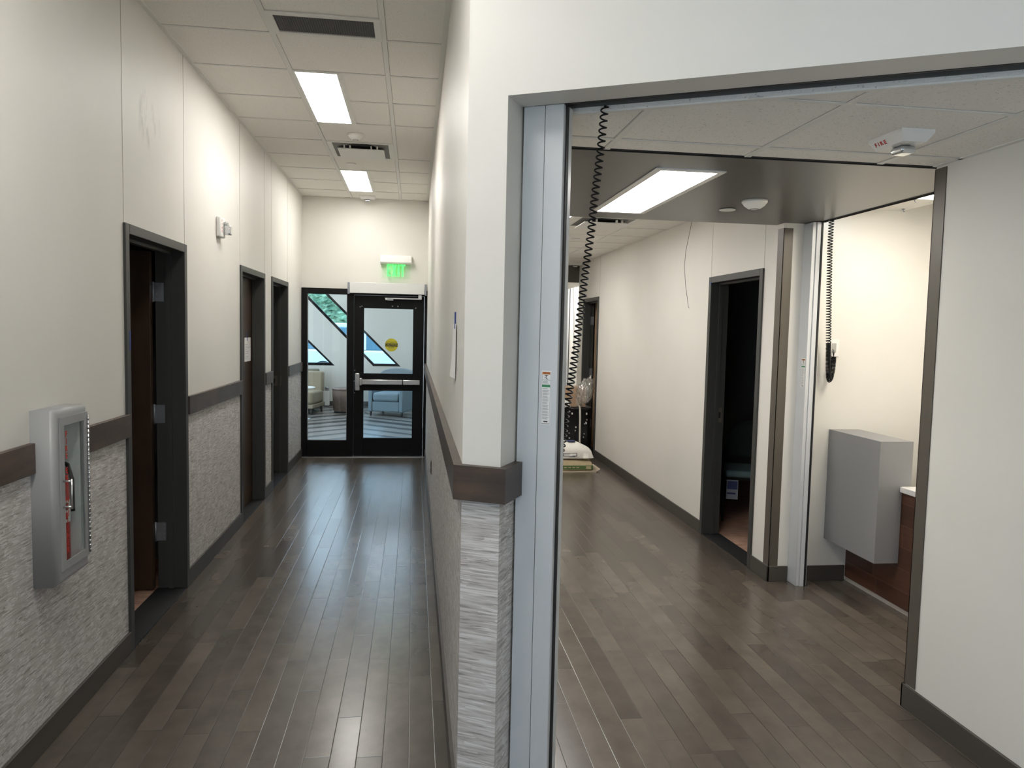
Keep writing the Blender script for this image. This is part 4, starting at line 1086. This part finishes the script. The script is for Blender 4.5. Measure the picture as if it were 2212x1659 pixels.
for k in range(13):
    x = random.choice((2.20, 2.33, 2.36, 2.10)) + random.gauss(0, 0.03); z = random.uniform(0.2, 0.6); r = random.uniform(0.004, 0.013)
    if 1.95 < x < 2.36: b.box(x - r, x + r * random.uniform(.3, 1), 9.935 - 0.004 - 0.012 * z, 9.9345 + 0.03, z - r * random.uniform(.5, 2.4), z + r)
obj('plaster_stain', b, M_SPLAT, body)['kind'] = 'stuff'
b = B(); b.box(-0.19, 0.175, -0.14, 0.14, 0.0, 0.27, 0, 0.003, 1)
b.box(-0.19, 0.175, -0.02, 0.02, 0.27, 0.2715, 1)
b.moved(Matrix.Translation((2.17, 10.15, 0.662)))
solo('cardboard_box', b, [M_CARD, mat('box_tape', (0.55, 0.42, 0.28), 0.4)], 'brown cardboard box on top of the black bin', 'box', loc=(2.17, 10.15, 0.662))
b = B(); bm = b.bm
r_ = bmesh.ops.create_icosphere(bm, subdivisions=4, radius=1.0)
for v in bm.verts:
    p = v.co.copy(); n_ = p.normalized()
    k = 1 + 0.18 * math.sin(9 * n_.x + 5 * n_.z) * math.cos(7 * n_.y + 3 * n_.z) + 0.12 * math.sin(21 * n_.z + 13 * n_.x + 5 * n_.y)
    v.co = Vector((n_.x * 0.105 * k, n_.y * 0.085 * k, n_.z * 0.19 * k))
for f in bm.faces: f.smooth = True
b.moved(Matrix.Rotation(0.35, 4, 'Y') @ Matrix()); b.moved(Matrix.Translation((2.30, 9.885, 0.885)))
solo('plastic_bag', b, M_FILM, 'crumpled clear plastic bag hanging over the cardboard box', 'bag', loc=(2.30, 9.885, 0.885))
b = B(); b.tube([(2.235, 10.02, 0.672), (2.235, 9.93, 0.690), (2.24, 9.905, 0.66), (2.245, 9.900, 0.50), (2.248, 9.900, 0.30), (2.25, 9.897, 0.10), (2.25, 9.885, 0.03)], 0.014, 10)
solo('white_hose', b, mat('hose_white', (0.62, 0.60, 0.55), 0.5), 'off-white hose hanging down the front of the black bin', 'hose')
b = B(); bm = b.bm; bmesh.ops.create_icosphere(bm, subdivisions=3, radius=0.07)
for v in bm.verts:
    n_ = v.co.normalized(); v.co = n_ * (0.062 + 0.018 * math.sin(13 * n_.x + 4) * math.sin(11 * n_.y) + 0.012 * math.sin(23 * n_.z)); v.co.z *= 0.75
b.moved(Matrix.Translation((2.03, 9.94, 0.715)))
solo('crumpled_paper', b, M_PAPER, 'crumpled white paper on the rim of the black bin', 'paper', loc=(2.03, 9.95, 0.70))

def sack(L, W, H, seed, pinch=0.6, px=0.55):
    rnd = random.Random(seed); b = B(); bm = b.bm; nx, ny = 36, 26
    def zz(u, v): return (max(0.0, 1 - abs(u) ** 3.2) ** px) * (max(0.0, 1 - abs(v) ** 2.8) ** px)
    ph = [rnd.uniform(0, 6) for _ in range(4)]
    top, bot = [], []
    for i in range(nx + 1):
        a_, c_ = [], []
        u = -1 + 2 * i / nx
        for j in range(ny + 1):
            v = -1 + 2 * j / ny; h = zz(u, v)
            wv = 1 + 0.06 * math.sin(3 * u + ph[0]) * math.cos(4 * v + ph[1]); yk = 1 - (1 - pinch) * 0.25 * abs(u) ** 4
            a_.append(bm.verts.new((u * L / 2, v * W / 2 * yk, 0.012 + H * h * wv * 0.88 + 0.004 * math.sin(14 * u + ph[2]))))
            c_.append(bm.verts.new((u * L / 2, v * W / 2 * yk, 0.012 * (1 - min(1, h * 3)) * 1.0)))
        top.append(a_); bot.append(c_)
    for i in range(nx):
        for j in range(ny):
            bm.faces.new((top[i][j], top[i + 1][j], top[i + 1][j + 1], top[i][j + 1])).smooth = True
            bm.faces.new((bot[i][j], bot[i][j + 1], bot[i + 1][j + 1], bot[i + 1][j])).smooth = True
    for i in range(nx):
        bm.faces.new((bot[i][0], bot[i + 1][0], top[i + 1][0], top[i][0])); bm.faces.new((top[i][ny], top[i + 1][ny], bot[i + 1][ny], bot[i][ny]))
    for j in range(ny):
        bm.faces.new((top[0][j], top[0][j + 1], bot[0][j + 1], bot[0][j])); bm.faces.new((bot[nx][j], bot[nx][j + 1], top[nx][j + 1], top[nx][j]))
    return b
b = B(); b.box(1.50, 2.20, 8.74, 9.26, 0.0, 0.012, 0); b.quad([(2.20, 8.74, 0.006), (2.265, 8.80, 0.03), (2.265, 9.16, 0.025), (2.20, 9.26, 0.006)], 0)
solo('cardboard_sheet', b, mat('pale_card', (0.50, 0.43, 0.33), 0.85), 'flat cardboard sheet on the floor under the stacked sacks', 'cardboard')
t = thing('tan_sack', 'tan and green sack, lower one of the two lying on the cardboard', 'sack', (1.82, 8.98, 0.0135), 0, 'stacked sacks')
b = sack(0.72, 0.42, 0.140, 3, 0.6, 0.16); obj('bag', b, M_SACKT, t, world=False)
b = B(); b.box(-0.30, 0.345, -0.2125, -0.200, 0.016, 0.066, 0, 0.004, 1); bd = obj('green_band', b, M_SACKG, t, world=False)
b = B()
for k in range(9): b.box(-0.26 + k * 0.05, -0.225 + k * 0.05, -0.2135, -0.2126, 0.036, 0.048)
obj('lettering', b, M_SACKT, bd, world=False)
b = B(); b.box(0.26, 0.32, -0.2135, -0.2126, 0.025, 0.058); obj('logo', b, M_SACKT, bd, world=False)
t = thing('white_sack', 'plump white sack lying on top of the tan and green one', 'sack', (1.80, 8.99, 0.153), 0, 'stacked sacks')
b = sack(0.76, 0.42, 0.20, 8, 0.6, 0.42); obj('bag', b, M_SACKW, t, world=False)
b = B(); b.box(0.08, 0.17, -0.07, 0.01, 0.19, 0.2025)
obj('navy_print', b, M_BLUEP, t, world=False)
b = B()
for a_ in ((-0.08, 0.165, 0.072, 0.075), (-0.08, 0.165, 0.038, 0.041), (-0.08, -0.077, 0.038, 0.075), (0.162, 0.165, 0.038, 0.075)): b.box(a_[0], a_[1], -0.212, -0.203, a_[2], a_[3])
obj('outlined_box_print', b, M_BLUEP, t, world=False)

# ================================================================== CHAIR IN THE DARK ROOM
t = thing('side_chair', 'dark mesh-backed chair with teal seat inside the unlit doorway', 'chair', (3.12, 6.55, 0), math.radians(-20))
b = B(); b.box(-0.24, 0.24, -0.24, 0.22, 0.40, 0.465, 0, 0.025, 3); obj('seat', b, M_TEAL, t, world=False)
b = B(); bm = b.bm; g = []
for i in range(13):
    u = -1 + 2 * i / 12; row = []
    for j in range(9):
        v = j / 8; wd = 0.235 * (1 - 0.35 * v * v); row.append((bm.verts.new((u * wd, 0.22 + 0.09 * v - 0.05 * (1 - u * u) * -1, 0.52 + 0.34 * v * (1 - 0.18 * u * u))), ))
    g.append([r0[0] for r0 in row])
for i in range(12):
    for j in range(8): bm.faces.new((g[i][j], g[i + 1][j], g[i + 1][j + 1], g[i][j + 1])).smooth = True
bmesh.ops.solidify(bm, geom=bm.faces[:], thickness=0.012)
obj('backrest', b, mat('dark_mesh', (0.05, 0.06, 0.06), 0.8), t, world=False)
for s_ in (-1, 1):
    b = B(); b.tube([(s_ * 0.25, 0.24, 0.56), (s_ * 0.26, 0.10, 0.60), (s_ * 0.26, -0.16, 0.60), (s_ * 0.26, -0.19, 0.56), (s_ * 0.255, -0.10, 0.42)], 0.012, 8); obj('arm', b, M_SEAL, t, world=False)
    b = B(); b.tube([(s_ * 0.25, -0.06, 0.40), (s_ * 0.255, -0.25, 0.0)], 0.011, 8); obj('leg', b, M_SEAL, t, world=False)
    b = B(); b.tube([(s_ * 0.25, 0.24, 0.56), (s_ * 0.25, 0.12, 0.40), (s_ * 0.255, 0.28, 0.0)], 0.011, 8); obj('leg', b, M_SEAL, t, world=False)
b = B(); b.box(-0.23, -0.13, -0.262, -0.258, 0.21, 0.385); tg = obj('hang_tag', b, mat('tag_grey', (0.25, 0.27, 0.30), 0.8), t, world=False)
b = B(); b.box(-0.225, -0.135, -0.264, -0.2625, 0.30, 0.375); b.box(-0.225, -0.15, -0.264, -0.2625, 0.255, 0.27); obj('tag_print', b, M_BLUEP, tg, world=False)

# ================================================================== WAITING ROOM BEYOND THE GLASS DOOR
YW = 16.30; VZ = 4.2
# far wall: polygons between the strips, unseen sky band added above to brighten the floor reflection
b = B()
Mw = Matrix(((1, 0, 0, 0), (0, 0, 1, YW), (0, 1, 0, 0), (0, 0, 0, 1)))
ZT = 2.42; Z0 = 0.858; S1 = 0.99; S2 = 1.02
def upx(xu, z): return xu - (z - Z0) / S1
def lox(xl, z): return xl - (z - Z0) / S2
# right piece
b.prism([(2.5, 0.0), (2.5, ZT), (upx(-0.271, ZT), ZT), (-0.271, Z0), (-0.857, Z0), (-0.857, 0.0)], 0.0, 0.16, 0, Mw)
# between strip 0 and strip 1
xu1, xl1 = -1.66, -2.246
b.prism([(-0.857, 0.0), (-0.857, Z0), (lox(-0.857, ZT), ZT), (upx(xu1, ZT), ZT), (xu1, Z0), (xl1, Z0), (xl1, 0.0)], 0.0, 0.16, 0, Mw)
b.prism([(xl1, 0.0), (xl1, Z0), (lox(xl1, ZT), ZT), (-6.0, ZT), (-6.0, 0.0)], 0.0, 0.16, 0, Mw)
b.prism([(-6.0, 4.12), (2.5, 4.12), (2.5, VZ), (-6.0, VZ)], 0.0, 0.16, 0, Mw)
struct('wall_waiting_room', b, M_PAINT, 'waiting room wall with slanted window strips')
def strip_frame(n, xu, xl):
    d_ = thing('window_%d' % n, 'slanted black framed window strip %d in the waiting room' % n, 'window', (xu, YW, Z0)); d_['kind'] = 'structure'
    b = B(); w_ = 0.075
    b.prism([(xu, Z0), (upx(xu, ZT), ZT), (upx(xu, ZT) - w_ * 1.0, ZT), (xu - w_ * 1.5, Z0 + 0.055)], 0.02, 0.10, 0, Mw)
    b.prism([(xl, Z0), (lox(xl, ZT), ZT), (lox(xl, ZT) + w_, ZT), (xl + w_ * .2, Z0 + 0.055)], 0.02, 0.10, 0, Mw)
    b.prism([(xl, Z0), (xu, Z0), (xu - w_ * 1.5, Z0 + 0.055), (xl + w_ * .2, Z0 + 0.055)], 0.02, 0.10, 0, Mw)
    obj('frame', b, M_BLACK, d_)
    b = B(); b.prism([(xl + 0.03, Z0 + 0.02), (xu - 0.05, Z0 + 0.02), (upx(xu, ZT) - 0.03, ZT), (lox(xl, ZT) + 0.03, ZT)], 0.05, 0.056, 0, Mw); obj('pane', b, M_GLASSB, d_)
strip_frame(1, -0.271, -0.857); strip_frame(2, xu1, xl1)
b = B(); grid_wall(b, 'x', -6.06, -5.94, 9.95, YW + 0.1, 0.0, VZ, [(10.3, 15.8, 0.05, 3.6)], ONE)
b.box(2.44, 2.56, 13.0, YW + 0.16, 0.0, VZ)
b.box(XP, 0.36, YE + 0.06, 13.05, 0, VZ); b.box(0.36, 2.56, 12.95, 13.07, 0.0, VZ)
b.box(-6.0, XL - 0.15, 9.93, 10.0, 0.0, VZ); b.box(-1.6, 0.36, 9.952, 10.02, ZC - 0.8, VZ)
struct('wall_waiting_side', b, M_PAINT, 'side walls of the waiting room')
b = B(); b.box(-6.1, 2.6, 9.9, YW + 0.16, VZ, VZ + 0.06)
struct('ceiling_6', b, M_PAINT, 'ceiling of the waiting room')
panel_light('ceiling_light', 'unseen light panel added to light the waiting room', -2.6, -0.9, 12.2, 14.0, VZ - 0.001, 0.03, mat('lit_fill_panel', (0.9, 0.9, 0.9), 0.5, emit=(1.0, 0.97, 0.92), es=5.0))  # added panel above the view, gives the waiting room its own light
b = B(); b.box(0.34, 2.44, 13.07, 16.3, -0.1, -0.002); struct('floor_8', b, M_CHEV, 'chevron floor continued behind the blue armchair')
b = B(); b.box(-6.0, 2.44, YW - 0.012, YW - 0.0005, 0.0, 0.10); struct('baseboard_waiting_room', b, M_BASE, 'dark baseboard of the waiting room')

def lounge(label, x, y, rz, col):
    t = thing('lounge_chair', label, 'chair', (x, y, 0), rz, 'beige lounge chairs')
    b = B(); b.box(-0.32, 0.32, -0.36, 0.30, 0.195, 0.445, 0, 0.05, 4); obj('seat', b, col, t, world=False)
    b = B(); b.box(-0.32, 0.32, 0.20, 0.36, 0.40, 0.80, 0, 0.035, 3); obj('backrest', b, col, t, world=False)
    b = B(); b.box(-0.325, 0.325, -0.355, 0.355, 0.12, 0.195, 0, 0.01, 2); obj('plinth', b, col, t, world=False)
    for sx in (-1, 1):
        for sy in (-1, 1):
            b = B(); b.tube([(sx * 0.27, sy * 0.28, 0.12), (sx * 0.28, sy * 0.29, 0.0)], lambda f: 0.026 - 0.008 * f, 10); obj('leg', b, M_LEGD, t, world=False)
lounge('beige armless lounge chair, nearer one seen through the sidelight', -2.13, 14.95, math.radians(-12), M_BEIGE)
lounge('olive beige lounge chair half hidden behind the nearer beige one', -2.28, 15.78, math.radians(-2), M_BEIGED)
t = thing('side_table', 'small table with a white top in front of the beige chair', 'table', (-2.02, 14.0, 0))
b = B(); b.lathe([(0.0, 0.55), (0.245, 0.55), (0.25, 0.556), (0.25, 0.572), (0.245, 0.578), (0.0, 0.578)], (0, 0, 0), 36); obj('table_top', b, M_QUARTZ, t, world=False)
b = B(); b.tube([(0, 0, 0.02), (0, 0, 0.55)], 0.022, 12); obj('stem', b, M_STEEL, t, world=False)
b = B(); b.lathe([(0.0, 0.0), (0.18, 0.0), (0.18, 0.008), (0.03, 0.02), (0.0, 0.02)], (0, 0, 0), 30); obj('base', b, M_STEEL, t, world=False)
t = thing('drum_table', 'round wooden drum table beside the sidelight mullion', 'table', (-1.30, 15.12, 0))
b = B(); b.lathe([(0.255, 0.03), (0.268, 0.04), (0.285, 0.435), (0.285, 0.44)], (0, 0, 0), 40); obj('drum', b, M_DRUM, t, world=False)
b = B(); b.lathe([(0.0, 0.475), (0.288, 0.475), (0.290, 0.47), (0.290, 0.442), (0.0, 0.442)], (0, 0, 0), 40); obj('table_top', b, M_DRUM, t, world=False)
b = B(); b.lathe([(0.0, 0.0), (0.245, 0.0), (0.245, 0.03), (0.0, 0.03)], (0, 0, 0), 40); obj('base', b, M_SEAL, t, world=False)
t = thing('waste_bin', 'slim white bin with steel lid against the waiting room wall', 'bin', (-1.81, 16.2, 0))
b = B(); b.box(-0.055, 0.055, -0.055, 0.055, 0.02, 0.325, 0, 0.004, 2); obj('body', b, M_WHITEM, t, world=False)
b = B(); b.lathe([(0.0, 0.327), (0.046, 0.327), (0.048, 0.41), (0.044, 0.418), (0.0, 0.418)], (0, 0, 0), 24); obj('lid', b, M_STEEL, t, world=False)
b = B(); b.box(-0.05, 0.05, -0.05, 0.05, 0.0, 0.02); obj('base', b, M_SEAL, t, world=False)
# pale blue armchair
t = thing('armchair', 'pale blue upholstered armchair behind the lower door pane', 'chair', (-0.40, 14.80, 0), math.radians(-18))
b = B(); b.box(-0.265, 0.265, -0.40, 0.25, 0.275, 0.445, 0, 0.05, 4); obj('seat', b, M_BLUEUP, t, world=False)
b = B(); b.box(-0.27, 0.27, -0.385, 0.30, 0.09, 0.275, 0, 0.012, 2); obj('base', b, M_BLUEUP, t, world=False)
for s_ in (-1, 1):
    b = B(); b.box(s_ * 0.31 - 0.04, s_ * 0.31 + 0.04, -0.40, 0.36, 0.08, 0.51, 0, 0.018, 3); obj('arm', b, M_BLUEUP, t, world=False)
b = B(); bm = b.bm
pr = [(-0.35, 0.08), (0.35, 0.08), (0.35, 0.78)] + [(0.35 * math.cos(PI * k / 12), 0.78 + 0.11 * math.sin(PI * k / 12)) for k in range(1, 12)] + [(-0.35, 0.78)]
b.prism(pr, -0.40, -0.25, 0, Matrix(((1, 0, 0, 0), (0, 0, -1, 0), (0, 1, 0, 0), (0, 0, 0, 1))), 0.02); obj('backrest', b, M_BLUEUP, t, world=False)
for sx in (-1, 1):
    for sy in (-0.34, 0.33):
        b = B(); b.tube([(sx * 0.31, sy, 0.085), (sx * 0.315, sy, 0.0)], lambda f: 0.024 - 0.006 * f, 10); obj('leg', b, M_LEGD, t, world=False)

# ================================================================== OUTSIDE
b = B(); b.box(-60, 60, 16.7, 75, -0.3, -0.06); struct('ground_outside', b, M_ASPH, 'parking lot asphalt outside the waiting room windows')
b = B(); bm = b.bm; nx, nz = 260, 70; G = []
rnd = random.Random(4)
for i in range(nx + 1):
    col_ = []
    for j in range(nz + 1):
        x = -45 + 80 * i / nx; f = j / nz
        p = Vector((x, 46 + 16 * f + 1.3 * math.sin(x * .7 + 5 * f) + rnd.uniform(-.25, .25) + 0.5 * math.sin(2.3 * x + 9 * f), -0.1 + 9.0 * f + rnd.uniform(-.12, .12) * min(1, f * 5))); col_.append(bm.verts.new(p))
    G.append(col_)
for i in range(nx):
    for j in range(nz): bm.faces.new((G[i][j], G[i + 1][j], G[i + 1][j + 1], G[i][j + 1]))
h_ = obj('hillside_foliage', b, M_LEAF); tag(h_, 'green leafy hillside seen through the slanted windows', 'foliage', kind='stuff')
t = thing('parked_car', 'white parked vehicle seen through the slanted window strip', 'car', (-1.3, 24.5, -0.06))
def car_prism(b, pts, w0, w1, mi=0, bev=0.03): b.prism(pts, w0, w1, mi, Matrix(((1, 0, 0, 0), (0, 0, 1, 0), (0, 1, 0, 0), (0, 0, 0, 1))), bev)
b = B(); car_prism(b, [(-2.3, 0.35), (2.3, 0.35), (2.35, 0.85), (1.9, 1.02), (-2.25, 1.05), (-2.38, 0.8)], -0.92, 0.92, 0, 0.06); obj('body', b, M_CAR, t, world=False)
b = B(); car_prism(b, [(-2.15, 1.05), (1.15, 1.03), (0.55, 1.72), (-1.95, 1.76)], -0.86, 0.86, 0, 0.03); cb = obj('cabin', b, M_CARGL, t, world=False)
b = B(); car_prism(b, [(-2.02, 1.70), (0.60, 1.68), (0.40, 1.84), (-1.85, 1.88)], -0.82, 0.82, 0, 0.03)
for x in (-1.2, -0.2):
    b.box(x - 0.04, x + 0.04, -0.875, -0.86, 1.05, 1.72)
obj('roof', b, M_CAR, t, world=False)
for x in (-1.45, 1.45):
    for y in (-0.85, 0.85):
        b = B(); b.lathe([(0.0, -0.1), (0.20, -0.1), (0.34, -0.09), (0.35, 0.0), (0.34, 0.09), (0.20, 0.1), (0.0, 0.1)], (x, y, 0.35), 24, 0, RX); obj('wheel', b, M_SEAL, t, world=False)
